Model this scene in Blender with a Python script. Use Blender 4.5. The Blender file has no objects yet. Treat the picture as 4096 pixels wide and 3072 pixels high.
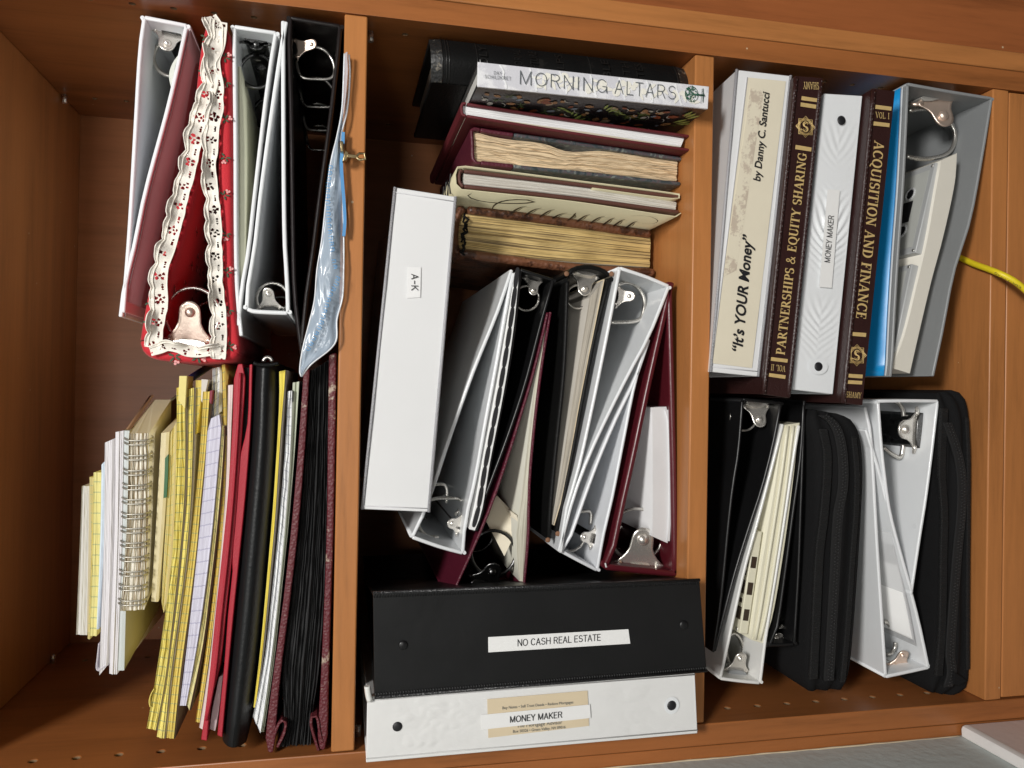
import bpy, bmesh, math, random
from mathutils import Vector, Matrix
random.seed(7)
C = bpy.context.scene.collection
scene = bpy.context.scene

# ------------------------------------------------------------------ camera, world, lamps, exposure
CAM = Vector((-0.00329, -0.66738, 0.01341)); FOC = 3158.66
RR = Vector((0.017097, -0.214716, -0.976527)); RD = Vector((-0.999834, 0.002544, -0.018064)); RF = Vector((0.006363, 0.976673, -0.214637))
cd = bpy.data.cameras.new('camera'); cam = bpy.data.objects.new('camera', cd); C.objects.link(cam)
M = Matrix.Identity(4)
for i in range(3):
    M[i][0] = RR[i]; M[i][1] = -RD[i]; M[i][2] = -RF[i]; M[i][3] = CAM[i]
cam.matrix_world = M
cd.sensor_width = 36; cd.lens = FOC/4096*36; cd.clip_start = 0.02; cd.clip_end = 50
scene.camera = cam
w = bpy.data.worlds.new('World'); scene.world = w; w.use_nodes = True
bg = w.node_tree.nodes['Background']; bg.inputs[1].default_value = 0.05
_t = w.node_tree.nodes.new('ShaderNodeTexCoord'); _s = w.node_tree.nodes.new('ShaderNodeSeparateXYZ'); _r = w.node_tree.nodes.new('ShaderNodeValToRGB')
w.node_tree.links.new(_t.outputs['Generated'], _s.inputs[0]); w.node_tree.links.new(_s.outputs[2], _r.inputs[0]); w.node_tree.links.new(_r.outputs[0], bg.inputs[0])
_r.color_ramp.elements[0].position = 0.25; _r.color_ramp.elements[0].color = (0.62, 0.54, 0.46, 1)     # dim room: darker floor, paler ceiling
_r.color_ramp.elements[1].position = 0.75; _r.color_ramp.elements[1].color = (1.0, 1.0, 1.0, 1)

def area(name, loc, target, sx, sy, power, col):
    l = bpy.data.lights.new(name, 'AREA'); l.shape = 'RECTANGLE'; l.size = sx; l.size_y = sy; l.energy = power; l.color = col
    o = bpy.data.objects.new(name, l); C.objects.link(o); o.location = loc
    o.rotation_euler = (Vector(target)-Vector(loc)).to_track_quat('-Z', 'Y').to_euler()
    return o
area('ceiling_or_fill_lamp', (0.45, -1.75, 1.30), (0, 0, -0.15), 0.50, 0.30, 49, (1.0, 0.975, 0.94))
area('ceiling_or_fill_lamp', (-0.25, -2.40, 0.52), (0, 0, -0.15), 1.0, 0.30, 14, (1.0, 0.98, 0.95))  # added frontal fill below ceiling height, brightens the bay interiors
scene.view_settings.view_transform = 'Standard'; scene.view_settings.look = 'None'
scene.view_settings.exposure = 0.0; scene.view_settings.gamma = 1.0
scene.view_settings.use_curve_mapping = False
scene.cycles.max_bounces = 8; scene.cycles.transparent_max_bounces = 12

# ------------------------------------------------------------------ measuring helpers
ORG = {1: (0, 0), 2: (0, 1000), 3: (0, 2022), 4: (1350, 0), 5: (1350, 1000), 6: (1350, 2022), 7: (2696, 0), 8: (2696, 1000), 9: (2696, 2022),
       10: (0, 1400, .9925), 11: (0, 0, 1.08), 12: (1350, 0, 1.3827), 13: (1350, 1000, 1.1853), 14: (2700, 1500, 1.2765)}
def U(p, Y=0.0):
    o = ORG[p[0]]; sc = o[2] if len(o) > 2 else 1.58; u = o[0]+p[1]/sc; v = o[1]+p[2]/sc
    d = RR*((u-2048)/FOC)+RD*((v-1536)/FOC)+RF
    return CAM+d*((Y-CAM.y)/d.y)
def UU(ps, Y=0.0): return [U(p, Y) for p in ps]
def catmull(P, n):
    if len(P) == 2: return [P[0].lerp(P[1], i/(n-1)) for i in range(n)]
    Q = [P[0]*2-P[1]]+list(P)+[P[-1]*2-P[-2]]
    L = [0]
    for a, b in zip(P, P[1:]): L.append(L[-1]+(b-a).length)
    out = []
    for i in range(n):
        s = L[-1]*i/(n-1); k = 0
        while k < len(P)-2 and s > L[k+1]: k += 1
        t = (s-L[k])/max(1e-9, L[k+1]-L[k])
        a, b, c, d = Q[k], Q[k+1], Q[k+2], Q[k+3]
        m1 = (c-a)*0.5; m2 = (d-b)*0.5
        seg = L[k+1]-L[k]
        la = (b-a).length; lc = (d-c).length
        m1 = (c-a)/max(1e-9, la+seg)*seg; m2 = (d-b)/max(1e-9, seg+lc)*seg
        out.append(b*(2*t**3-3*t*t+1)+m1*(t**3-2*t*t+t)+c*(-2*t**3+3*t*t)+m2*(t**3-t*t))
    return out
def lin(P, n):
    L = [0]
    for a, b in zip(P, P[1:]): L.append(L[-1]+(b-a).length)
    out = []
    for i in range(n):
        s = L[-1]*i/(n-1); k = 0
        while k < len(P)-2 and s > L[k+1]: k += 1
        out.append(P[k].lerp(P[k+1], (s-L[k])/max(1e-9, L[k+1]-L[k])))
    return out

# ------------------------------------------------------------------ materials
def ND(nt, t, **kw):
    n = nt.nodes.new(t)
    for k, v in kw.items():
        if k in n.inputs: n.inputs[k].default_value = v
        else: setattr(n, k, v)
    return n
MATS = {}
def mk(name, col, rough=0.5, var=0.10, vs=18, bump=0.0, bs=300, metal=0.0, spec=0.5, coat=0.0, alpha=1.0, stretch=(1, 1, 1), btype='noise', sheen=0.0, trans=0.0):
    if name in MATS: return MATS[name]
    m = bpy.data.materials.new(name); m.use_nodes = True; nt = m.node_tree; p = nt.nodes['Principled BSDF']
    L = nt.links.new
    tc = ND(nt, 'ShaderNodeTexCoord'); mp = ND(nt, 'ShaderNodeMapping'); mp.inputs['Scale'].default_value = stretch
    L(tc.outputs['Object'], mp.inputs[0])
    n = ND(nt, 'ShaderNodeTexNoise', Scale=vs, Detail=5.0, Roughness=0.6); L(mp.outputs[0], n.inputs['Vector'])
    mx = ND(nt, 'ShaderNodeMix', data_type='RGBA')
    mx.inputs[6].default_value = tuple(c*(1-var) for c in col)+(1,); mx.inputs[7].default_value = tuple(min(1, c*(1+var)) for c in col)+(1,)
    L(n.outputs[0], mx.inputs[0]); L(mx.outputs[2], p.inputs['Base Color'])
    mr = ND(nt, 'ShaderNodeMapRange'); mr.inputs[3].default_value = max(0.03, rough-0.08); mr.inputs[4].default_value = min(1, rough+0.08)
    L(n.outputs[0], mr.inputs[0]); L(mr.outputs[0], p.inputs['Roughness'])
    p.inputs['Metallic'].default_value = metal; p.inputs['Specular IOR Level'].default_value = spec
    p.inputs['Coat Weight'].default_value = coat; p.inputs['Coat Roughness'].default_value = 0.08
    p.inputs['Sheen Weight'].default_value = sheen; p.inputs['Transmission Weight'].default_value = trans
    p.inputs['Alpha'].default_value = alpha
    if bump:
        if btype == 'noise': b = ND(nt, 'ShaderNodeTexNoise', Scale=bs, Detail=4.0)
        elif btype == 'voronoi': b = ND(nt, 'ShaderNodeTexVoronoi', Scale=bs)
        else: b = ND(nt, 'ShaderNodeTexWave', Scale=bs, Distortion=0.6)
        L(mp.outputs[0], b.inputs['Vector'])
        bn = ND(nt, 'ShaderNodeBump', Strength=min(1, bump), Distance=0.001); L(b.outputs[0], bn.inputs['Height']); L(bn.outputs[0], p.inputs['Normal'])
    MATS[name] = m
    return m

def wood(name, col, grain, dark=0.66, rough=0.36):
    m = bpy.data.materials.new(name); m.use_nodes = True; nt = m.node_tree; p = nt.nodes['Principled BSDF']; L = nt.links.new
    tc = ND(nt, 'ShaderNodeTexCoord'); mp = ND(nt, 'ShaderNodeMapping')
    s = [1.0, 1.0, 1.0]; s['XYZ'.index(grain)] = 0.07
    mp.inputs['Scale'].default_value = s; L(tc.outputs['Object'], mp.inputs[0])
    n1 = ND(nt, 'ShaderNodeTexNoise', Scale=26.0, Detail=6.0, Roughness=0.62, Distortion=0.5); L(mp.outputs[0], n1.inputs['Vector'])
    n2 = ND(nt, 'ShaderNodeTexNoise', Scale=230.0, Detail=4.0, Roughness=0.7); L(mp.outputs[0], n2.inputs['Vector'])
    n3 = ND(nt, 'ShaderNodeTexNoise', Scale=4.0, Detail=2.0); L(tc.outputs['Object'], n3.inputs['Vector'])
    wv = ND(nt, 'ShaderNodeTexWave', Scale=9.0, Distortion=5.0, Detail=3.0); wv.inputs['Detail Scale'].default_value = 1.4
    L(mp.outputs[0], wv.inputs['Vector'])
    r = ND(nt, 'ShaderNodeValToRGB'); e = r.color_ramp.elements
    e[0].position = 0.26; e[0].color = tuple(c*dark for c in col)+(1,)
    e[1].position = 0.72; e[1].color = tuple(min(1, c*1.16) for c in col)+(1,)
    k = e.new(0.5); k.color = tuple(col)+(1,)
    a = ND(nt, 'ShaderNodeMath', operation='MULTIPLY_ADD'); L(n2.outputs[0], a.inputs[0]); a.inputs[1].default_value = 0.46; L(n1.outputs[0], a.inputs[2])
    b = ND(nt, 'ShaderNodeMath', operation='MULTIPLY_ADD'); L(wv.outputs['Fac'], b.inputs[0]); b.inputs[1].default_value = 0.10; L(a.outputs[0], b.inputs[2])
    c = ND(nt, 'ShaderNodeMath', operation='MULTIPLY_ADD'); L(n3.outputs[0], c.inputs[0]); c.inputs[1].default_value = 0.2; L(b.outputs[0], c.inputs[2])
    d = ND(nt, 'ShaderNodeMath', operation='SUBTRACT'); L(c.outputs[0], d.inputs[0]); d.inputs[1].default_value = 0.36
    L(d.outputs[0], r.inputs[0])
    vo = ND(nt, 'ShaderNodeTexVoronoi', Scale=24.0); L(tc.outputs['Object'], vo.inputs['Vector'])     # small chips in the laminate
    lt = ND(nt, 'ShaderNodeMath', operation='LESS_THAN'); L(vo.outputs['Distance'], lt.inputs[0]); lt.inputs[1].default_value = 0.026
    ch = ND(nt, 'ShaderNodeMix', data_type='RGBA'); L(lt.outputs[0], ch.inputs[0]); L(r.outputs[0], ch.inputs[6]); ch.inputs[7].default_value = (.52, .38, .24, 1)
    L(ch.outputs[2], p.inputs['Base Color'])
    p.inputs['Roughness'].default_value = rough; p.inputs['Specular IOR Level'].default_value = 0.4
    bn = ND(nt, 'ShaderNodeBump', Strength=0.12, Distance=0.0006); L(n2.outputs[0], bn.inputs['Height']); L(bn.outputs[0], p.inputs['Normal'])
    return m

def pages(name, base, gap, lines=22, gapw=0.25, tick=0.0, tickcol=(0.10, 0.13, 0.2), stain=0.15, rough=0.75, metal=0.0, tickw=0.10):
    """edges of paper: sheets run along the UV's second axis; ruled lines show as ticks across them"""
    m = bpy.data.materials.new(name); m.use_nodes = True; nt = m.node_tree; p = nt.nodes['Principled BSDF']; L = nt.links.new
    uv = ND(nt, 'ShaderNodeUVMap'); sp = ND(nt, 'ShaderNodeSeparateXYZ'); L(uv.outputs[0], sp.inputs[0])
    cb = ND(nt, 'ShaderNodeCombineXYZ')
    su = ND(nt, 'ShaderNodeMath', operation='MULTIPLY'); su.inputs[1].default_value = lines; L(sp.outputs[0], su.inputs[0])
    sv = ND(nt, 'ShaderNodeMath', operation='MULTIPLY'); sv.inputs[1].default_value = 7.0; L(sp.outputs[1], sv.inputs[0])
    L(su.outputs[0], cb.inputs[0]); L(sv.outputs[0], cb.inputs[1])
    n = ND(nt, 'ShaderNodeTexNoise', Scale=1.0, Detail=3.0, Roughness=0.7); L(cb.outputs[0], n.inputs['Vector'])
    r = ND(nt, 'ShaderNodeValToRGB'); e = r.color_ramp.elements
    e[0].position = 0.5-gapw*0.55; e[0].color = tuple(gap)+(1,); e[1].position = 0.5+gapw*0.25; e[1].color = tuple(base)+(1,)
    L(n.outputs[0], r.inputs[0]); out = r.outputs[0]
    tc = ND(nt, 'ShaderNodeTexCoord'); n2 = ND(nt, 'ShaderNodeTexNoise', Scale=40.0, Detail=4.0); L(tc.outputs['Object'], n2.inputs['Vector'])
    mx = ND(nt, 'ShaderNodeMix', data_type='RGBA', blend_type='MULTIPLY'); mx.inputs[0].default_value = stain
    r2 = ND(nt, 'ShaderNodeValToRGB'); r2.color_ramp.elements[0].position = 0.35; r2.color_ramp.elements[0].color = (0.55, 0.5, 0.42, 1); r2.color_ramp.elements[1].position = 0.6; r2.color_ramp.elements[1].color = (1, 1, 1, 1)
    L(n2.outputs[0], r2.inputs[0]); L(out, mx.inputs[6]); L(r2.outputs[0], mx.inputs[7]); out = mx.outputs[2]
    if tick:
        wob = ND(nt, 'ShaderNodeMath', operation='MULTIPLY_ADD'); L(n.outputs[0], wob.inputs[0]); wob.inputs[1].default_value = tick*0.30; L(sp.outputs[1], wob.inputs[2])
        dv = ND(nt, 'ShaderNodeMath', operation='DIVIDE'); L(wob.outputs[0], dv.inputs[0]); dv.inputs[1].default_value = tick
        fr = ND(nt, 'ShaderNodeMath', operation='FRACT'); L(dv.outputs[0], fr.inputs[0])
        lt = ND(nt, 'ShaderNodeMath', operation='LESS_THAN'); L(fr.outputs[0], lt.inputs[0]); lt.inputs[1].default_value = tickw
        fa = ND(nt, 'ShaderNodeMath', operation='MULTIPLY'); L(lt.outputs[0], fa.inputs[0]); fa.inputs[1].default_value = 0.75
        m2 = ND(nt, 'ShaderNodeMix', data_type='RGBA'); L(fa.outputs[0], m2.inputs[0]); L(out, m2.inputs[6]); m2.inputs[7].default_value = tuple(tickcol)+(1,); out = m2.outputs[2]
    L(out, p.inputs['Base Color']); p.inputs['Roughness'].default_value = rough; p.inputs['Metallic'].default_value = metal
    bn = ND(nt, 'ShaderNodeBump', Strength=0.35, Distance=0.0006); L(n.outputs[0], bn.inputs['Height']); L(bn.outputs[0], p.inputs['Normal'])
    return m

def worn(name, col, wearcol, amt=0.5, scale=45, rough=0.5, bump=0.5, bs=350, btype='voronoi', stretch=(1, 1, 1), spec=0.5):
    """leather or cloth with rubbed patches and stains of their own shape"""
    m = bpy.data.materials.new(name); m.use_nodes = True; nt = m.node_tree; p = nt.nodes['Principled BSDF']; L = nt.links.new
    tc = ND(nt, 'ShaderNodeTexCoord'); mp = ND(nt, 'ShaderNodeMapping'); mp.inputs['Scale'].default_value = stretch; L(tc.outputs['Object'], mp.inputs[0])
    n = ND(nt, 'ShaderNodeTexNoise', Scale=scale, Detail=8.0, Roughness=0.72); L(mp.outputs[0], n.inputs['Vector'])
    r = ND(nt, 'ShaderNodeValToRGB'); e = r.color_ramp.elements
    e[0].position = amt; e[0].color = tuple(col)+(1,); e[1].position = amt+0.06; e[1].color = tuple(wearcol)+(1,)
    L(n.outputs[0], r.inputs[0]); L(r.outputs[0], p.inputs['Base Color']); p.inputs['Roughness'].default_value = rough; p.inputs['Specular IOR Level'].default_value = spec
    if btype == 'voronoi': b = ND(nt, 'ShaderNodeTexVoronoi', Scale=bs)
    else: b = ND(nt, 'ShaderNodeTexNoise', Scale=bs, Detail=5.0)
    L(tc.outputs['Object'], b.inputs['Vector'])
    bn = ND(nt, 'ShaderNodeBump', Strength=bump, Distance=0.0008); L(b.outputs[0], bn.inputs['Height']); L(bn.outputs[0], p.inputs['Normal'])
    return m

WOODC = (0.41, 0.163, 0.050)
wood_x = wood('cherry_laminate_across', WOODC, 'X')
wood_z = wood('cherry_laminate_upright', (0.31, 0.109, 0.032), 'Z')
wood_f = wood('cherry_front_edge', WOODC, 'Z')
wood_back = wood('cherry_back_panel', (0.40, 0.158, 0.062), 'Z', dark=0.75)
hole_wood = mk('raw_board', (0.20, 0.12, 0.06), 0.8)
white_vinyl = mk('white_vinyl', (0.78, 0.80, 0.815), 0.30, 0.07, 9, 0.10, 60, coat=0.25)
white_vinyl_b = mk('white_vinyl_soft', (0.77, 0.79, 0.82), 0.38, 0.04, 25, 0.15, 40)
aged_white = mk('aged_white_vinyl', (0.76, 0.76, 0.74), 0.33, 0.05, 20, 0.15, 50, coat=0.2)
clear_white = mk('clear_vinyl_over_white', (0.78, 0.785, 0.79), 0.16, 0.03, 12, 0.25, 22, coat=0.7)
grey_vinyl = mk('grey_vinyl', (0.25, 0.26, 0.265), 0.38, 0.05, 25, 0.15, 400)
black_vinyl = mk('black_vinyl', (0.0075, 0.0075, 0.008), 0.34, 0.2, 25, 0.18, 90, spec=0.4)
black_board = mk('black_vinyl_rim', (0.012, 0.009, 0.009), 0.30, 0.2, 25, 0.1, 200)
black_leather = worn('black_leather', (0.007, 0.007, 0.007), (0.016, 0.015, 0.014), 0.60, 30, 0.45, 0.18, 600, spec=0.12)
black_cloth = mk('black_nylon', (0.0065, 0.0065, 0.007), 0.9, 0.25, 60, 0.6, 900, spec=0.2)
black_rib = mk('black_ribbed_nylon', (0.009, 0.009, 0.009), 0.75, 0.2, 60, 1.0, 260, btype='wave', stretch=(1, 0, 0))
black_pages = pages('black_album_pages', (0.022, 0.022, 0.023), (0.003, 0.003, 0.003), 46, 0.35, rough=0.8, stain=0.0)
maroon_vinyl = mk('maroon_vinyl', (0.090, 0.009, 0.015), 0.33, 0.12, 30, 0.35, 90)
maroon_cloth = mk('maroon_cloth', (0.115, 0.010, 0.015), 0.62, 0.12, 40, 0.5, 1200)
maroon_leather = worn('plum_leather', (0.085, 0.010, 0.022), (0.11, 0.018, 0.03), 0.55, 60, 0.5, 0.4, 420)
brown_leatherette = mk('dark_brown_leatherette', (0.030, 0.011, 0.010), 0.36, 0.15, 40, 0.45, 650)
album_cloth = worn('maroon_album_cloth', (0.105, 0.014, 0.020), (0.36, 0.28, 0.22), 0.645, 70, 0.55, 0.9, 420)
album_cloth_worn = worn('worn_maroon_album_cloth', (0.105, 0.014, 0.020), (0.42, 0.34, 0.26), 0.585, 55, 0.55, 0.9, 420)
tooled = worn('tooled_brown_leather', (0.175, 0.070, 0.035), (0.055, 0.020, 0.010), 0.50, 50, 0.42, 1.0, 260)
tooled_dark = worn('dark_tooled_leather', (0.055, 0.018, 0.010), (0.10, 0.035, 0.018), 0.52, 60, 0.36, 1.0, 180)
nickel = mk('nickel', (0.80, 0.765, 0.71), 0.26, 0.05, 60, 0.05, 200, metal=0.78, spec=0.8)
nickel_copper = mk('tarnished_nickel', (0.78, 0.63, 0.53), 0.32, 0.10, 80, 0.1, 400, metal=0.75, spec=0.8)
steel = mk('ring_wire', (0.60, 0.58, 0.54), 0.28, 0.05, 60, metal=0.85)
gun = mk('dark_ring_metal', (0.10, 0.10, 0.10), 0.28, 0.2, 60, metal=1.0)
brass = mk('brass', (0.42, 0.33, 0.18), 0.35, 0.2, 200, metal=1.0)
gold = mk('gold_foil', (0.78, 0.56, 0.24), 0.42, 0.15, 300, metal=0.35)
ink = mk('black_ink', (0.012, 0.012, 0.014), 0.5)
ink_grey = mk('grey_ink', (0.10, 0.115, 0.125), 0.5)
ink_faint = mk('faded_ink', (0.45, 0.46, 0.44), 0.6)
paper_white = mk('white_paper', (0.80, 0.80, 0.79), 0.6, 0.03)
paper_cream = mk('cream_paper', (0.72, 0.66, 0.52), 0.65, 0.06, 30)
paper_tan = mk('tan_paper', (0.66, 0.55, 0.38), 0.65, 0.06, 30)
paper_beige = mk('old_grey_cream_paper', (0.50, 0.46, 0.36), 0.65, 0.10, 60)
chip = mk('grey_chipboard', (0.33, 0.29, 0.24), 0.8, 0.15, 80)
manila = mk('manila_card', (0.56, 0.50, 0.33), 0.7, 0.10, 30)
kraft = mk('kraft_paper', (0.25, 0.14, 0.07), 0.6, 0.15, 50)
pale_blue = mk('pale_blue_plastic', (0.58, 0.67, 0.75), 0.28, 0.06, 40, 0.3, 60)
grey_blue = mk('grey_blue_card', (0.52, 0.56, 0.57), 0.6, 0.06)
navy = mk('navy_card', (0.012, 0.018, 0.10), 0.5)
green = mk('green_print', (0.02, 0.10, 0.035), 0.5)
red_cloth = mk('red_cotton', (0.52, 0.011, 0.022), 0.75, 0.08, 50, 0.35, 900, sheen=0.15)
red_folder = mk('red_nylon', (0.37, 0.012, 0.027), 0.6, 0.10, 40, 0.3, 900)
lace_white = mk('lace', (0.86, 0.81, 0.73), 0.85, 0.04, 300, 0.25, 900)
leafgreen = mk('holly_green', (0.03, 0.075, 0.035), 0.7, 0.2, 200)
berry = mk('berry_pink', (0.75, 0.33, 0.32), 0.7)
ivory = mk('ivory_plastic', (0.72, 0.69, 0.54), 0.35, 0.03, 30)
ivory_w = mk('warm_white_tray', (0.70, 0.67, 0.59), 0.40, 0.03, 30)
cass_grey = mk('grey_cassette_plastic', (0.42, 0.43, 0.43), 0.4, 0.05, 60)
cass_lbl = mk('cassette_label', (0.48, 0.49, 0.46), 0.6, 0.05, 60)
blue_card = mk('bright_blue_card', (0.008, 0.27, 0.62), 0.22, 0.04, 30, coat=0.6)
blue_zip = mk('blue_plastic', (0.10, 0.30, 0.58), 0.35)
yellow_cable = mk('yellow_cable_jacket', (0.78, 0.62, 0.02), 0.4, 0.05)
wall_paint = mk('grey_green_wall_paint', (0.50, 0.55, 0.535), 0.6, 0.04, 30, 0.7, 110)
ledge_paint = mk('white_trim_paint', (0.76, 0.74, 0.72), 0.5, 0.06, 60, 0.3, 90)
pink_paint = mk('pale_pink_wall_paint', (0.70, 0.58, 0.54), 0.6, 0.04, 30, 0.3, 130)
pad_yellow = lambda nm, c=(0.82, 0.70, 0.19), t=0.0072: pages(nm, c, tuple(x*0.66 for x in c), 34, 0.22, t, (0.30, 0.36, 0.20), 0.12)

# ------------------------------------------------------------------ mesh builders
class MB:
    def __init__(s): s.v = []; s.f = []; s.uv = []; s.m = []; s.sm = []
    def face(s, idx, uv=None, m=0, smooth=False):
        s.f.append(list(idx)); s.uv.append(uv or [(-1, -1)]*len(idx)); s.m.append(m); s.sm.append(smooth)
    def add(s, vs): k = len(s.v); s.v += [Vector(x) for x in vs]; return k
    def join(s, o):
        k = len(s.v); s.v += o.v
        for f, uv, m, sm in zip(o.f, o.uv, o.m, o.sm): s.f.append([i+k for i in f]); s.uv.append(uv); s.m.append(m); s.sm.append(sm)
        return s
    def box(s, a, b, m=0):
        x0, y0, z0 = a; x1, y1, z1 = b
        k = s.add([(x0, y0, z0), (x1, y0, z0), (x1, y1, z0), (x0, y1, z0), (x0, y0, z1), (x1, y0, z1), (x1, y1, z1), (x0, y1, z1)])
        for q in ((0, 1, 2, 3), (4, 7, 6, 5), (0, 4, 5, 1), (1, 5, 6, 2), (2, 6, 7, 3), (3, 7, 4, 0)): s.face([k+i for i in q], None, m)
        return s
    def poly(s, pts, back, m=0, side=None, smooth=False):
        """closed outline pushed along the vector back"""
        n = len(pts); back = Vector(back); k = s.add(pts); s.add([p+back for p in pts])
        s.face(range(k, k+n), None, m); s.face([k+n+i for i in range(n-1, -1, -1)], None, m)
        for i in range(n):
            j = (i+1) % n; s.face([k+j, k+i, k+n+i, k+n+j], None, m if side is None else side, smooth)
        return s
    def tube(s, pts, r, n=8, m=0, cap=True, closed=False):
        P = [Vector(p) for p in pts]; rings = []
        N = len(P); up = None
        for i, p in enumerate(P):
            a = P[i-1] if (i or closed) else P[0]; b = P[(i+1) % N] if (i < N-1 or closed) else P[-1]
            t = (b-a).normalized() if (b-a).length > 1e-9 else Vector((0, 0, 1))
            if up is None: up = t.orthogonal().normalized()
            up = (up-t*up.dot(t)).normalized(); side = t.cross(up)
            rr = r[i] if isinstance(r, (list, tuple)) else r
            rings.append(s.add([p+(up*math.cos(q)+side*math.sin(q))*rr for q in [2*math.pi*j/n for j in range(n)]]))
        for i in range(N if closed else N-1):
            a, b = rings[i], rings[(i+1) % N]
            for j in range(n): s.face([a+j, a+(j+1) % n, b+(j+1) % n, b+j], None, m, True)
        if cap and not closed:
            s.face([rings[0]+j for j in range(n-1, -1, -1)], None, m); s.face([rings[-1]+j for j in range(n)], None, m)
        return s
    def dome(s, c, nrm, r, h, m=0, n=14, k=5):
        nrm = Vector(nrm).normalized(); a = nrm.orthogonal().normalized(); b = nrm.cross(a); c = Vector(c); prev = None
        for i in range(k):
            t = i/k*math.pi/2; idx = s.add([c+(a*math.cos(q)+b*math.sin(q))*(r*math.cos(t))+nrm*(h*math.sin(t)) for q in [2*math.pi*j/n for j in range(n)]])
            if prev is not None:
                for j in range(n): s.face([prev+j, prev+(j+1) % n, idx+(j+1) % n, idx+j], None, m, True)
            prev = idx
        top = s.add([c+nrm*h])
        for j in range(n): s.face([prev+j, prev+(j+1) % n, top], None, m, True)
        return s

def slab(L, R, depth, n=14, cols=1, jit=0.0, back=(0, 0), curve=catmull, mfront=0, mside=1, seed=0, wav=0.0):
    """block whose front lies between the outlines L and R, running back by depth"""
    rnd = random.Random(seed); b = MB(); A = curve(L, n); B = curve(R, n); bk = Vector((back[0], depth, back[1]))
    off = [rnd.uniform(-1, 1)*jit for _ in range(cols+1)]
    ln = [0]
    for p, q in zip(A, A[1:]): ln.append(ln[-1]+(q-p).length)
    g = []
    for i in range(n):
        row = []
        for j in range(cols+1):
            p = A[i].lerp(B[i], j/cols)+Vector((0, off[j]+rnd.uniform(-1, 1)*jit*0.25, 0))
            if wav and 0 < j < cols: p += (B[i]-A[i]).normalized()*rnd.uniform(-1, 1)*wav
            row.append(b.add([p]))
        g.append(row)
    h = [[b.add([Vector((A[i].lerp(B[i], j/cols)))+bk]) for j in (0, cols)] for i in range(n)]
    for i in range(n-1):
        for j in range(cols):
            b.face([g[i][j], g[i+1][j], g[i+1][j+1], g[i][j+1]], [(j/cols, ln[i]), (j/cols, ln[i+1]), ((j+1)/cols, ln[i+1]), ((j+1)/cols, ln[i])], mfront, False)
        b.face([g[i][0], h[i][0], h[i+1][0], g[i+1][0]], None, mside, True)
        b.face([g[i][cols], g[i+1][cols], h[i+1][1], h[i][1]], None, mside, True)
        b.face([h[i][0], h[i][1], h[i+1][1], h[i+1][0]], None, mside)
    b.face(g[0]+[h[0][1], h[0][0]], None, mside); b.face(list(reversed(g[-1]))+[h[-1][0], h[-1][1]], None, mside)
    return b

def ribbon(path, th, ref, depth, n=12, back=(0, 0), curve=catmull, m=0):
    """board of thickness th following path, on the side of it where ref lies"""
    P = curve(path, n); b = []
    for i, p in enumerate(P):
        t = (P[min(i+1, n-1)]-P[max(i-1, 0)]); t.y = 0; t.normalize()
        nr = Vector((t.z, 0, -t.x)); b.append(nr)
    mid = P[n//2]; sgn = 1 if (ref-mid).dot(b[n//2]) > 0 else -1
    Q = [p+q*sgn*th for p, q in zip(P, b)]
    return slab(P, Q, depth, n, 1, 0, back, lin if False else (lambda a, k: a), m, m)

LINKED = []
def link(name, mb, mats, root=None, origin=Vector((0, 0, 0)), parent=None, bevel=0.0, smooth=False, seg=2):
    me = bpy.data.meshes.new(name); me.from_pydata([v-origin for v in mb.v], [], mb.f)
    for m in (mats if isinstance(mats, (list, tuple)) else [mats]): me.materials.append(m)
    nm = len(me.materials)
    for p, m, sm in zip(me.polygons, mb.m, mb.sm): p.material_index = min(m, nm-1); p.use_smooth = sm or smooth
    ul = me.uv_layers.new(name='UVMap')
    k = 0
    for uv in mb.uv:
        for c in uv: ul.data[k].uv = c; k += 1
    bm = bmesh.new(); bm.from_mesh(me); bmesh.ops.recalc_face_normals(bm, faces=bm.faces[:]); bm.to_mesh(me); bm.free()
    o = bpy.data.objects.new(name, me); C.objects.link(o)
    if parent is not None: o.parent = parent
    if bevel:
        md = o.modifiers.new('edge', 'BEVEL'); md.width = bevel; md.segments = seg; md.limit_method = 'ANGLE'; md.angle_limit = math.radians(50); md.use_clamp_overlap = True
        for p in me.polygons: p.use_smooth = True
        me.set_sharp_from_angle(angle=math.radians(35))
    return o

class Thing:
    """collects parts in world coordinates, then links them under one Empty standing at the thing's base"""
    def __init__(s, name, label, cat, group=None): s.n = name; s.l = label; s.c = cat; s.g = group; s.p = []
    def part(s, name, mb, mats, parent=None, bevel=0.0, smooth=False, label=None, seg=2):
        s.p.append((name, mb, mats, parent, bevel, smooth, label, seg)); return len(s.p)-1
    def done(s):
        vs = [v for p in s.p for v in p[1].v]
        lo = [min(v[i] for v in vs) for i in range(3)]; hi = [max(v[i] for v in vs) for i in range(3)]
        org = Vector(((lo[0]+hi[0])/2, (lo[1]+hi[1])/2, lo[2]))
        r = bpy.data.objects.new(s.n, None); C.objects.link(r); r.location = org; r.empty_display_size = 0.02
        r['label'] = s.l; r['category'] = s.c
        if s.g: r['group'] = s.g
        objs = []
        for (n, mb, mats, par, bv, sm, lb, seg) in s.p:
            o = link(n, mb, mats, None, org, r if par is None else objs[par], bv, sm, seg)
            if lb: o['label'] = lb
            objs.append(o)
        return r

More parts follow.
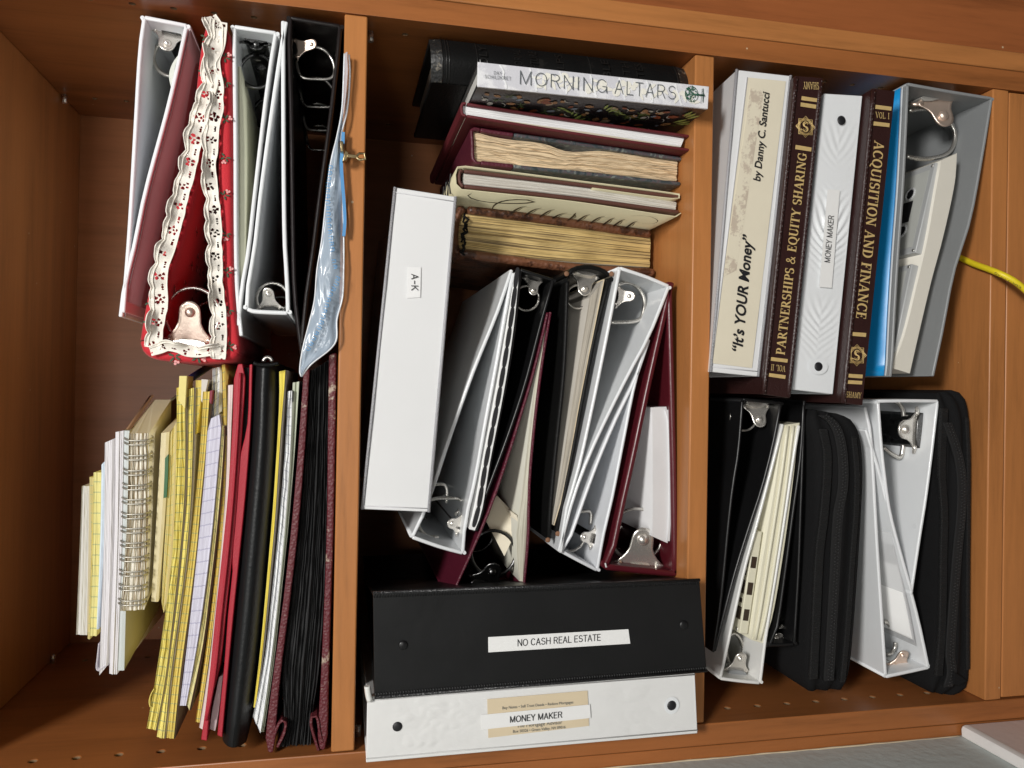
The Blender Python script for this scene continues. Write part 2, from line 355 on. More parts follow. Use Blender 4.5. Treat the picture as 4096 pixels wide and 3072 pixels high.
# ------------------------------------------------------------------ lettering
_fc = {}
def sans(body, off=0.0, shear=0.0, spacing=1.0):
    key = (body, off, shear, spacing)
    if key in _fc: return _fc[key]
    cu = bpy.data.curves.new('lettering', 'FONT'); cu.body = body; cu.offset = off; cu.shear = shear; cu.space_character = spacing; cu.resolution_u = 3
    o = bpy.data.objects.new('lettering', cu); C.objects.link(o); bpy.context.view_layer.update()
    me = bpy.data.meshes.new_from_object(o.evaluated_get(bpy.context.evaluated_depsgraph_get()))
    v = [(a.co.x, a.co.y) for a in me.vertices]; f = [list(p.vertices) for p in me.polygons]
    bpy.data.objects.remove(o); bpy.data.meshes.remove(me); bpy.data.curves.remove(cu)
    _fc[key] = (v, f); return v, f
CAPH = 0.0
def cap_height():
    global CAPH
    if not CAPH: v, f = sans('H'); CAPH = max(a[1] for a in v)
    return CAPH
def arc(cx, cy, rx, ry, a0, a1, n=14): return [(cx+rx*math.cos(math.radians(a0+(a1-a0)*i/n)), cy+ry*math.sin(math.radians(a0+(a1-a0)*i/n))) for i in range(n+1)]
TK, TN = 0.20, 0.07
MONO = {  # plain grotesque capitals as pen strokes
 'A': (.70, [[(.03, 0), (.33, 1), (.63, 0)], [(.13, .33), (.53, .33)]]), 'C': (.74, [arc(.37, .5, .31, .48, 38, 322, 24)]), 'D': (.72, [[(.08, .02), (.08, .98), (.32, .98)]+arc(.32, .5, .32, .48, 90, -90, 18)+[(.08, .02)]]),
 'E': (.62, [[(.56, .02), (.08, .02), (.08, .98), (.55, .98)], [(.08, .52), (.50, .52)]]), 'G': (.78, [arc(.38, .5, .32, .48, 42, 345, 24)+[(.70, .46), (.42, .46)], [(.70, .46), (.70, .0)]]),
 'H': (.74, [[(.08, 0), (.08, 1)], [(.64, 0), (.64, 1)], [(.08, .52), (.64, .52)]]), 'I': (.24, [[(.10, 0), (.10, 1)]]), 'K': (.68, [[(.08, 0), (.08, 1)], [(.60, 1), (.08, .38)], [(.25, .57), (.63, 0)]]),
 'L': (.56, [[(.08, 1), (.08, .02), (.53, .02)]]), 'M': (.86, [[(.08, 0), (.08, 1), (.41, .05), (.74, 1), (.74, 0)]]), 'N': (.74, [[(.08, 0), (.08, 1), (.64, 0), (.64, 1)]]), 'O': (.80, [arc(.39, .5, .34, .48, 0, 360, 32)]),
 'R': (.70, [[(.08, 0), (.08, .98), (.36, .98)]+arc(.36, .74, .23, .24, 90, -90, 12)+[(.08, .50)], [(.40, .50), (.62, 0)]]), 'S': (.68, [arc(.33, .745, .24, .235, 20, 270, 14)+arc(.33, .27, .27, .25, 90, -160, 14)[1:]]),
 'T': (.62, [[(.02, .98), (.58, .98)], [(.30, 0), (.30, .98)]]), 'U': (.74, [[(.08, 1), (.08, .3)]+arc(.36, .3, .28, .28, 180, 360, 14)[1:]+[(.64, 1)]]), 'Y': (.66, [[(.02, 1), (.31, .45), (.60, 1)], [(.31, .45), (.31, 0)]]), '-': (.62, [[(.10, .46), (.50, .46)]]), ' ': (.28, [])}
def mono(body, wt=.10, gap=.07):
    V = []; F = []; x = 0.0
    for ch in body:
        w_, st = MONO[ch]
        for pts in st:
            n = len(pts)
            for i in range(n-1):
                a, b = pts[i], pts[i+1]; dx, dy = b[0]-a[0], b[1]-a[1]; l = math.hypot(dx, dy) or 1; e = wt*.30 if n < 8 else wt*.12
                ux, uy = dx/l, dy/l; k = len(V)
                for px, py, s in ((a[0]-ux*e, a[1]-uy*e, 1), (a[0]-ux*e, a[1]-uy*e, -1), (b[0]+ux*e, b[1]+uy*e, -1), (b[0]+ux*e, b[1]+uy*e, 1)): V.append((x+px-uy*wt/2*s, py+ux*wt/2*s))
                F.append([k, k+1, k+2, k+3])
        x += w_+gap
    return V, F
def stem(x, y0=0.0, y1=1.0, wt=None): return [([(x, y0), (x, y1)], wt or TK)]
def srf(x, y, w=0.17): return [([(x-w, y), (x+w, y)], TN)]
SER = {
 'A': (0.86, [([(0.12, 0.03), (0.42, 1.0)], 0.09), ([(0.42, 1.0), (0.72, 0.03)], TK), ([(0.2, 0.33), (0.62, 0.33)], TN)]+srf(0.1, .03, .12)+srf(0.72, .03, .16)),
 'B': (0.74, stem(.2)+srf(.16, .03, .14)+srf(.16, .97, .14)+[([(.2, .97)]+arc(.36, .75, .2, .22, 90, -90)+[(.2, .53)], None), ([(.2, .53)]+arc(.38, .28, .24, .25, 90, -90)+[(.2, .03)], None)]),
 'C': (0.80, [(arc(.45, .5, .33, .47, 45, 315, 22), None), ([(.72, .62), (.72, .98)], .06), ([(.72, .05), (.72, .25)], .05)]),
 'D': (0.86, stem(.2)+srf(.16, .03, .14)+srf(.16, .97, .14)+[([(.2, .97)]+arc(.38, .5, .34, .47, 90, -90, 18)+[(.2, .03)], None)]),
 'E': (0.70, stem(.2)+[([(.04, .03), (.62, .03)], TN), ([(.04, .97), (.60, .97)], TN), ([(.2, .52), (.47, .52)], TN), ([(.62, .0), (.62, .26)], .06), ([(.60, .74), (.60, 1.)], .06), ([(.47, .40), (.47, .64)], .05)]),
 'F': (0.66, stem(.2)+srf(.2, .03, .17)+[([(.04, .97), (.60, .97)], TN), ([(.2, .52), (.45, .52)], TN), ([(.60, .72), (.60, 1.)], .06), ([(.45, .40), (.45, .64)], .05)]),
 'G': (0.86, [(arc(.45, .5, .33, .47, 45, 300, 22), None), ([(.72, .62), (.72, .98)], .06), ([(.70, .06), (.70, .42)], TK*.9)]+srf(.70, .42, .16)),
 'H': (0.92, stem(.2)+stem(.72)+srf(.2, .03)+srf(.2, .97)+srf(.72, .03)+srf(.72, .97)+[([(.2, .5), (.72, .5)], TN)]),
 'I': (0.42, stem(.2)+srf(.2, .03)+srf(.2, .97)),
 'L': (0.68, stem(.2)+srf(.2, .97)+[([(.04, .03), (.62, .03)], TN), ([(.62, .0), (.62, .3)], .06)]),
 'M': (1.06, [([(.18, .03), (.18, .97)], .08), ([(.18, .97), (.52, .08)], TK), ([(.52, .08), (.86, .97)], .07), ([(.87, .03), (.87, .97)], TK)]+srf(.18, .03, .13)+srf(.87, .03)+srf(.12, .97, .12)+srf(.9, .97, .14)),
 'N': (0.92, [([(.18, .03), (.18, .97)], .08), ([(.16, .97), (.74, .03)], TK), ([(.74, .03), (.74, .97)], .08)]+srf(.18, .03, .14)+srf(.12, .97, .12)+srf(.74, .97, .14)),
 'O': (0.90, [(arc(.45, .5, .34, .47, 0, 360, 28), None)]),
 'P': (0.72, stem(.2)+srf(.2, .03)+srf(.14, .97, .12)+[([(.2, .97)]+arc(.38, .72, .22, .25, 90, -90)+[(.2, .47)], None)]),
 'Q': (0.90, [(arc(.45, .5, .34, .47, 0, 360, 28), None), ([(.45, .1), (.62, -.1), (.86, -.2)], .11)]),
 'R': (0.84, stem(.2)+srf(.2, .03)+srf(.14, .97, .12)+[([(.2, .97)]+arc(.37, .73, .21, .24, 90, -90)+[(.2, .49)], None), ([(.38, .49), (.74, .03)], .17)]+srf(.76, .03, .1)),
 'S': (0.64, [(arc(.32, .73, .21, .24, 40, 270, 14)+arc(.32, .26, .23, .24, 90, -140, 14)[1:], None), ([(.53, .7), (.53, .98)], .05), ([(.1, .03), (.1, .3)], .05)]),
 'T': (0.78, stem(.38)+srf(.38, .03)+[([(.04, .97), (.72, .97)], TN), ([(.05, .7), (.05, 1.)], .06), ([(.71, .7), (.71, 1.)], .06)]),
 'U': (0.90, [([(.2, .97), (.2, .3)]+arc(.46, .3, .26, .27, 180, 360, 14)[1:], None), ([(.72, .3), (.72, .97)], .08)]+[([(.2, .97), (.2, .35)], TK)]+srf(.2, .97)+srf(.72, .97, .14)),
 'V': (0.84, [([(.1, .97), (.42, .03)], TK), ([(.42, .03), (.74, .97)], .08)]+srf(.1, .97, .15)+srf(.74, .97, .12)),
 'Y': (0.80, [([(.08, .97), (.38, .48)], TK), ([(.38, .48), (.70, .97)], .08), ([(.38, .03), (.38, .5)], TK)]+srf(.08, .97, .14)+srf(.7, .97, .12)+srf(.38, .03)),
 '.': (0.28, [([(.1, .02), (.1, .16)], .14)]),
 '&': (0.92, [([(.8, .02), (.28, .66)]+arc(.38, .79, .14, .18, 200, 0, 10)+[(.5, .68), (.22, .42)]+arc(.32, .24, .22, .21, 140, 300, 10)+[(.62, .2), (.74, .5)], .11)]),
 ' ': (0.34, [])}
def serif(body, heavy=1.0):
    V = []; F = []; x = 0.0
    for ch in body:
        w_, st = SER[ch]
        for pts, wt in st:
            n = len(pts); base = len(V)
            for i, (px, py) in enumerate(pts):
                a = pts[max(0, i-1)]; b = pts[min(n-1, i+1)]; dx, dy = b[0]-a[0], b[1]-a[1]; l = math.hypot(dx, dy) or 1
                t = (wt if wt else TN+(TK-TN)*(abs(dy)/l)**1.3); t = TN+(t-TN)*heavy
                V.append((x+px-dy/l*t/2, py+dx/l*t/2)); V.append((x+px+dy/l*t/2, py-dx/l*t/2))
            for i in range(n-1): F.append([base+2*i, base+2*i+1, base+2*i+3, base+2*i+2])
        x += w_+0.04
    return V, F
def text_mb(glyph, start, end, cap, nrm=Vector((0, -1, 0)), lift=0.0004, unit=1.0, fit=True):
    """flat lettering whose baseline runs from start to end, cap metres tall"""
    V, F = glyph; b = MB(); x0 = min(v[0] for v in V); x1 = max(v[0] for v in V)
    ex = (end-start); ln = ex.length; ex.normalize(); nrm = (nrm-ex*nrm.dot(ex)).normalized(); ey = nrm.cross(ex)
    sx = ln/(x1-x0); sy = cap/unit
    k = b.add([start+ex*((v[0]-x0)*sx)+ey*(v[1]*sy)+nrm*(lift+(i % 7)*2e-6) for i, v in enumerate(V)])
    for f in F: b.face([k+i for i in f])
    return b
PXM = 1.58
def textp(body, a, b, cap_px, Y, lift=0.0004, style='sans', nrm=Vector((0, -1, 0)), **kw):
    s, e = U(a, Y), U(b, Y); q = (U((a[0], a[1]+cap_px, a[2]), Y)-U(a, Y)).length
    if style == 'serif': return text_mb(serif(body, kw.get('heavy', 1.0)), s, e, q, nrm, lift, 1.0)
    if style == 'mono': return text_mb(mono(body, kw.get('wt', .12)), s, e, q, nrm, lift, 1.0)
    return text_mb(sans(body, **kw), s, e, q, nrm, lift, cap_height())
def patch(ps, Y, lift=0.0003, th=0.0002):
    P = [p+Vector((0, -lift-th, 0)) for p in UU(ps, Y)]
    return MB().poly(P, (0, th, 0))

# ------------------------------------------------------------------ the bookcase
HX = 0.306; Z1, Z2, Z3, ZT, TH, YB = 0.0139, -0.29976, -0.62097, 0.3111, 0.019, 0.3353
def drilled(name, a, b, face_x, zs, ys):
    k = MB().box(a, b)
    me = bpy.data.meshes.new('blank'); me.from_pydata(k.v, [], k.f); o = bpy.data.objects.new('blank', me); C.objects.link(o)
    c = MB(); sg = 1 if b[0] > 0 else -1
    for y in ys:
        for z in zs:
            n = 14; i0 = c.add([(face_x-sg*0.002, y+0.0027*math.cos(t), z+0.0027*math.sin(t)) for t in [2*math.pi*j/n for j in range(n)]])
            c.add([(face_x+sg*0.010, v.y, v.z) for v in c.v[i0:i0+n]])
            c.face(range(i0, i0+n)); c.face([i0+n+j for j in range(n-1, -1, -1)])
            for j in range(n): c.face([i0+(j+1) % n, i0+j, i0+n+j, i0+n+(j+1) % n])
    mc = bpy.data.meshes.new('drill'); mc.from_pydata(c.v, [], c.f)
    for mm in (me, mc):
        bm = bmesh.new(); bm.from_mesh(mm); bmesh.ops.recalc_face_normals(bm, faces=bm.faces[:]); bm.to_mesh(mm); bm.free()
    oc = bpy.data.objects.new('drill', mc); C.objects.link(oc)
    md = o.modifiers.new('b', 'BOOLEAN'); md.object = oc; md.operation = 'DIFFERENCE'; md.solver = 'EXACT'
    bpy.context.view_layer.update()
    r = bpy.data.meshes.new_from_object(o.evaluated_get(bpy.context.evaluated_depsgraph_get()))
    out = MB(); out.add([v.co.copy() for v in r.vertices])
    for p in r.polygons:
        deep = abs(sum(r.vertices[i].co.x for i in p.vertices)/len(p.vertices)) > abs(face_x)+0.0005 and len(p.vertices) <= 14 and p.area < 3e-5
        out.face(list(p.vertices), None, 1 if deep else 0)
    for q in (o, oc): bpy.data.objects.remove(q)
    for q in (me, mc, r): bpy.data.meshes.remove(q)
    return out
T = Thing('bookcase', 'cherry wood bookcase with three open shelves crowded with binders and books', 'bookcase')
rows = [i for i in range(30)]
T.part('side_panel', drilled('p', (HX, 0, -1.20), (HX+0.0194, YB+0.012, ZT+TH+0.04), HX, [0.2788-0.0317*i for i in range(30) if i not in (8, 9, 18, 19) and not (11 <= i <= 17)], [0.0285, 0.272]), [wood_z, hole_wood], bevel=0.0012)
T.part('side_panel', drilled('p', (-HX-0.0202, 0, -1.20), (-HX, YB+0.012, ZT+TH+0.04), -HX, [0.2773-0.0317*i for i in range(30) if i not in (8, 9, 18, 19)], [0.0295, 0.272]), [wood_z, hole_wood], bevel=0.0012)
T.part('top_board', MB().box((-HX+.0003, 0.001, ZT), (HX-.0003, YB-.0005, ZT+TH)), wood_x, bevel=0.001)
for z in (Z1, Z2): T.part('shelf', MB().box((-HX+.0006, 0.0006, z-TH), (HX-.0006, YB-.002, z)), wood_x, bevel=0.0014)
T.part('bottom_board', MB().box((-HX+.0003, 0.0002, Z3-TH), (HX-.0003, YB-.001, Z3)), wood_x, bevel=0.0014)
T.part('back_panel', MB().box((-HX-.008, YB, -1.19), (HX+.008, YB+.006, ZT+TH)), wood_back)
T.part('filler_strip', MB().box((-0.3390, 0.0012, -1.20), (-0.3270, 0.02, ZT+TH+0.04)), wood_z, bevel=0.0008)
k = MB().box((-HX+.0015, 0.0016, -1.18), (HX-.0015, 0.020, Z3-TH-0.0016))
T.part('door', k, wood_x, bevel=0.0014)
for sx in (1, -1):
    for y in (0.268, 0.03):
        T.part('shelf_pin', MB().tube([(sx*HX, y, ZT-.0035), (sx*(HX-.009), y, ZT-.0035)], 0.0024, 10), nickel)
        T.part('shelf_pin', MB().tube([(sx*HX, y, Z1-TH-.0035), (sx*(HX-.009), y, Z1-TH-.0035)], 0.0024, 10), nickel)
T.done()
T = Thing('neighbouring_bookcase', 'second cherry wood cabinet standing against the right side of the open bookcase', 'bookcase')
T.part('side_panel', MB().box((0.3263, 0, -1.20), (0.3452, 0.36, 0.40)), wood_f, bevel=0.0012)
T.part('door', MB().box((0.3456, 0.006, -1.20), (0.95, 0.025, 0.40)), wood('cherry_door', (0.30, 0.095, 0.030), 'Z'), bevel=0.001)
T.done()
T = Thing('wall', 'grey-green textured wall with a white ledge above pale pink lower part', 'wall')
k = MB().box((-0.50, -1.6, -0.597), (-0.3382, 0.03, 0.9)); T.part('upper_wall', k, wall_paint)
rim = [(-0.3382, -0.5972), (-0.3382, -0.5925), (-0.3305, -0.5918), (-0.3278, -0.5932), (-0.3268, -0.5962), (-0.3268, -0.6005), (-0.3382, -0.6005)]
T.part('ledge', MB().poly([Vector((x, -1.6, z)) for x, z in rim], (0, 1.5985, 0)), ledge_paint, bevel=0.0008)
T.part('lower_wall', MB().box((-0.50, -1.6, -1.3), (-0.3272, -0.0015, -0.6006)), pink_paint)
T.part('caulk_bead', MB().tube([Vector((-0.3384, -0.0003+random.uniform(-.0006, .0006), z)) for z in [0.5-0.012*i for i in range(92)]], [random.uniform(.0006, .0013) for i in range(92)], 6), mk('cream_caulk', (0.62, 0.52, 0.36), 0.7, 0.2, 90))
T.done()

# ------------------------------------------------------------------ ring binders seen from the end
def lever(T, base, head, wpx, Y, mat=nickel, par=None, tilt=0.006):
    B = U(base, Y); H = U(head, Y); n = H-B; h = n.length; n.normalize(); s = Vector((n.z, 0, -n.x))
    wd = (U((base[0], base[1]+wpx, base[2]), Y)-B).length
    rh = 0.25*wd; pts = []
    prof = [(-.50, -.05), (-.52, .10), (-.42, .20), (-.33, .34), (-.27, .50)]
    for a, b_ in prof: pts.append((a*wd, b_*h))
    pts += [(rh*math.cos(math.radians(a)), h+rh*0.35-rh+rh*math.sin(math.radians(a))) for a in range(180, -1, -20)]
    pts += [(-a*wd, b_*h) for a, b_ in reversed(prof)]
    pts += [(.30*wd, -.20*h), (0, -.26*h), (-.30*wd, -.20*h)]
    def at(a, b_, dy=0): return B+s*a+n*b_+Vector((0, tilt*(1-b_/h)+dy, 0))
    k = MB()
    out = [at(a, b_) for a, b_ in pts]; inn = []
    cx, cy = 0, h*0.35
    for a, b_ in pts: inn.append(at(cx+(a-cx)*0.80, cy+(b_-cy)*0.86, 0.0012))
    N = len(pts); i0 = k.add(out); i1 = k.add(inn); i2 = k.add([p+Vector((0, 0.003, 0)) for p in out])
    for i in range(N):
        j = (i+1) % N; k.face([i0+i, i0+j, i1+j, i1+i], None, 0, True); k.face([i0+j, i0+i, i2+i, i2+j], None, 0, True)
    k.face([i1+i for i in range(N)]); k.face([i2+i for i in range(N-1, -1, -1)])
    lv = T.part('lever', k, mat, par)
    d = MB().dome(at(0, h-rh*0.75, 0.001), (0, -1, 0), rh*0.52, rh*0.40)
    T.part('rivet', d, mat, par) if par is not None else T.part('rivet', d, mat, lv)
    for sg in (-1, 1):
        e = MB(); e.tube([at(sg*wd*.40, .05*h, .001), at(sg*wd*.60, .0*h, .003), at(sg*wd*.62, -.10*h, .006)], [wd*.06, wd*.045, wd*.03], 8)
        T.part('hook', e, mat, par if par is not None else lv)
    return B, s, n, wd
def mechanism(T, base, head, wpx, y0, depth, lev=nickel, plate=nickel, rings=(), wire=0.0016, Yl=None, pitch=0.108, first=0.038, nr=3, cov=0.9, down=0.004):
    Yl = y0+0.012 if Yl is None else Yl
    B = U(base, Yl); H = U(head, Yl); n = (H-B).normalized(); s = Vector((n.z, 0, -n.x)); wd = (U((base[0], base[1]+wpx, base[2]), Yl)-B).length
    k = MB(); prof = [(-.5, 0), (-.42, .0045), (-.2, .0065), (.2, .0065), (.42, .0045), (.5, 0), (.5, -.0015), (-.5, -.0015)]
    Y1 = y0+0.016
    k.poly([B-n*down+s*(a*wd*cov)+n*b_*0.8+Vector((0, Y1-B.y, 0)) for a, b_ in prof], (0, depth-0.035, 0))
    mp = T.part('ring_plate', k, plate, bevel=0.0006)
    lever(T, base, head, wpx, Yl, lev, mp)
    for pts in rings:
        P = catmull(UU(pts, y0+first), 26) if len(pts) > 2 else UU(pts, y0+first)
        for i in range(nr): T.part('ring', MB().tube([p+Vector((0, pitch*i, 0)) for p in P], wire, 8), steel if lev is not gun else gun, mp)
    return mp
def circ(z, cx, cy, r, a0=0, a1=360, n=18): return [(z, cx+r*math.cos(math.radians(a0+(a1-a0)*i/n)), cy+r*math.sin(math.radians(a0+(a1-a0)*i/n))) for i in range(n+1)]
def binder(name, label, cov1, spine, cov2, y0, depth, th, mat, group='ring binders in the bookcase', bevel=0.0011, inner=None, mat2=None, n=14, spmat=None):
    """cov1 runs tip to hinge, spine hinge to hinge, cov2 hinge to tip"""
    T = Thing(name, label, 'binder', group)
    A, S, B = UU(cov1, y0), UU(spine, y0), UU(cov2, y0)
    ref = sum((A[0], A[-1], B[0], B[-1]), Vector())/4
    g = 0.0016
    def trim(P, i):
        P = list(P); d = (P[1]-P[0]) if i == 0 else (P[-2]-P[-1]); P[i] = P[i]+d.normalized()*g; return P
    T.part('cover', ribbon(trim(A, -1), th, ref, depth, n), mat, bevel=bevel)
    T.part('cover', ribbon(trim(B, 0), th, ref, depth, n), mat2 or mat, bevel=bevel)
    T.part('spine', ribbon(trim(trim(S, 0), -1), th, ref, depth, 8 if len(S) > 2 else 2), spmat or mat, bevel=bevel)
    for P, q in ((A[-1], S[0]), (B[0], S[-1])):
        c = (P+q)/2; c = c+(ref-c).normalized()*th*0.75
        T.part('hinge', MB().tube([c, c+Vector((0, depth, 0))], th*0.52, 8), spmat or mat)
    return T
def sheet(T, name, L, R, y0, depth, mats, cols=1, jit=0.0, n=12, parent=None, **kw):
    return T.part(name, slab(UU(L, y0), UU(R, y0), depth, n, cols, jit, **kw), mats, parent)

# top shelf, upper stack
T = binder('ring_binder', 'white binder with a red reflection painted mauve on its underside, topmost beside the lace-trimmed red one', [(2, 762, 395), (1, 800, 1500), (1, 842, 800), (1, 872, 300), (1, 900, 92)], [(1, 900, 92), (1, 1195, 150)],
    [(1, 1195, 150), (1, 1085, 640), (1, 930, 1220), (1, 860, 1560), (2, 800, 230), (2, 775, 425)], 0.035, 0.27, 0.0034, white_vinyl_b)
mechanism(T, (1, 1065, 185), (1, 1045, 300), 205, 0.035, 0.27, nickel, gun, [[(1, 1160, 250)]+circ(1, 1090, 365, 118, 225, 60, 12)], 0.0018)
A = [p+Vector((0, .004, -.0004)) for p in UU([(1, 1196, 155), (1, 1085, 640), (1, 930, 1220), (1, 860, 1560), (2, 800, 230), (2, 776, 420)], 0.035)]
T.part('insert_or_reflection', ribbon(A, 0.0007, A[0]+Vector((0, 0, -0.1)), 0.258, 14), mk('painted_red_reflection', (0.33, 0.225, 0.23), 0.25, 0.25, 14, coat=0.5))  # mauve sheet paints in the red binder's reflection on the vinyl
sheet(T, 'sheet_lifter', [(1, 1150, 320), (1, 1090, 400), (1, 1068, 480), (1, 1085, 570)], [(1, 1160, 330), (1, 1110, 400), (1, 1100, 480), (1, 1100, 560)], 0.05, 0.22, mk('frosted_tab', (0.60, 0.62, 0.56), 0.4))
T.done()

# red fabric binder with lace
y0 = 0.0
T = Thing('fabric_binder', 'padded red holly-print fabric binder edged with white lace', 'binder', 'ring binders in the bookcase')
outL = UU([(1, 1330, 112), (1, 1292, 180), (1, 1262, 330), (1, 1232, 600), (1, 1190, 880), (1, 1110, 1280), (1, 1020, 1600), (2, 950, 200), (2, 905, 420), (2, 880, 570)], y0)
inL = UU([(1, 1375, 150), (1, 1368, 250), (1, 1362, 400), (1, 1345, 620), (1, 1295, 880), (1, 1220, 1280), (1, 1130, 1600), (2, 1060, 200), (2, 1010, 400), (2, 985, 560)], y0)
outR = UU([(1, 1425, 160), (1, 1462, 230), (1, 1468, 700), (1, 1474, 1300), (2, 1478, 100), (2, 1492, 400), (2, 1520, 600), (2, 1515, 660)], y0)
inR = UU([(1, 1385, 190), (1, 1376, 260), (1, 1375, 700), (1, 1382, 1300), (2, 1400, 100), (2, 1418, 400), (2, 1428, 560), (2, 1428, 600)], y0)
sp_o = UU([(2, 880, 580), (2, 900, 640), (2, 960, 685), (2, 1080, 705), (2, 1240, 716), (2, 1400, 712), (2, 1490, 690), (2, 1517, 650)], y0)
sp_i = UU([(2, 985, 560), (2, 990, 590), (2, 1010, 612), (2, 1080, 622), (2, 1240, 630), (2, 1370, 628), (2, 1410, 615), (2, 1426, 600)], y0)
def holly(rnd, mb, c, sc, ang, nrm=Vector((0, -1, 0)), ax=Vector((1, 0, 0))):
    ay = nrm.cross(ax)
    def pt(x, y): 
        a, b_ = x*math.cos(ang)-y*math.sin(ang), x*math.sin(ang)+y*math.cos(ang); return c+ax*a*sc+ay*b_*sc+nrm*0.0006
    for a0 in (0.2, 1.5, 3.1, 4.1):
        d = (math.cos(a0), math.sin(a0)); q = (-d[1], d[0]); L_ = rnd.uniform(.8, 1.1); pr = [(0.1, 0), (.35, .16), (.45, .10), (.65, .2), (.75, .1), (1, 0), (.75, -.1), (.65, -.2), (.45, -.10), (.35, -.16)]
        mb.face([mb.add([pt(d[0]*u*L_+q[0]*v, d[1]*u*L_+q[1]*v)]) for u, v in pr], None, 1)
    for bx, by in ((-.5, .55), (-.85, .45), (-.65, .85)):
        mb.face([mb.add([pt(bx+.2*math.cos(t), by+.2*math.sin(t))]) for t in [2*math.pi*j/10 for j in range(10)]], None, 2)
rnd = random.Random(3)
def padded(L, R, n):
    """padded board: rounded front edge"""
    b = MB(); A = catmull(L, n); B = catmull(R, n); K = 8; g = []
    for i in range(n):
        row = []
        for j in range(K+1):
            t = j/K; p = A[i].lerp(B[i], t); p = p+Vector((0, 0.0040*(abs(2*t-1)**4.0), 0)); row.append(b.add([p]))
        row2 = [b.add([A[i]+Vector((0, 0.285, 0))]), b.add([B[i]+Vector((0, 0.285, 0))])]; g.append((row, row2))
    for i in range(n-1):
        (r0, s0), (r1, s1) = g[i], g[i+1]
        for j in range(K): b.face([r0[j], r1[j], r1[j+1], r0[j+1]], None, 0, True)
        b.face([r0[0], s0[0], s1[0], r1[0]], None, 0, True); b.face([r0[K], r1[K], s1[1], s0[1]], None, 0, True)
        b.face([s0[0], s0[1], s1[1], s1[0]])
    for (r, s_), fl in ((g[0], 0), (g[-1], 1)): b.face(r+[s_[1], s_[0]])
    return b
mL = padded(outL, inL, 30); mR = padded(outR, inR, 30); mS = padded(sp_o, sp_i, 24)
for p, z in (((1, 1300, 235), 1.1), ((1, 1283, 465), .8), ((2, 945, 330), 2.0), ((2, 940, 450), 1.6)): holly(rnd, mL, U(p, y0-.0004), 0.0048, z)
for p, z in (((1, 1422, 365), 3.0), ((1, 1430, 520), .3), ((1, 1422, 755), 2.6), ((1, 1424, 995), .5), ((1, 1418, 1235), 3.2), ((1, 1430, 1480), .7), ((2, 1436, 140), 3.1), ((2, 1448, 380), .4), ((2, 1450, 610), 2.2)): holly(rnd, mR, U(p, y0-.0004), 0.0046, z)
for p, z in (((2, 1105, 672), 1.0), ((2, 1250, 676), 2.0)): holly(rnd, mS, U(p, y0), 0.0055, z)
fab = [red_cloth, leafgreen, berry]
for i in range(40):
    j = rnd.randrange(4, 26); t0 = j/30; P = catmull(inL, 31)[j]; holly(rnd, mL, P+Vector((0.0, rnd.uniform(.02, .2), 0))+Vector((0, 0, -.0006)), 0.005, rnd.uniform(0, 6), Vector((0, 0, -1)), Vector((1, 0, 0)))
T.part('cover', mL, fab); T.part('cover', mR, fab); T.part('spine', mS, fab)
mechanism(T, (2, 1187, 570), (2, 1200, 345), 265, y0, 0.285, nickel_copper, nickel, [circ(2, 1215, 410, 172)], 0.0016, first=0.03)
from mathutils import noise as _nz0
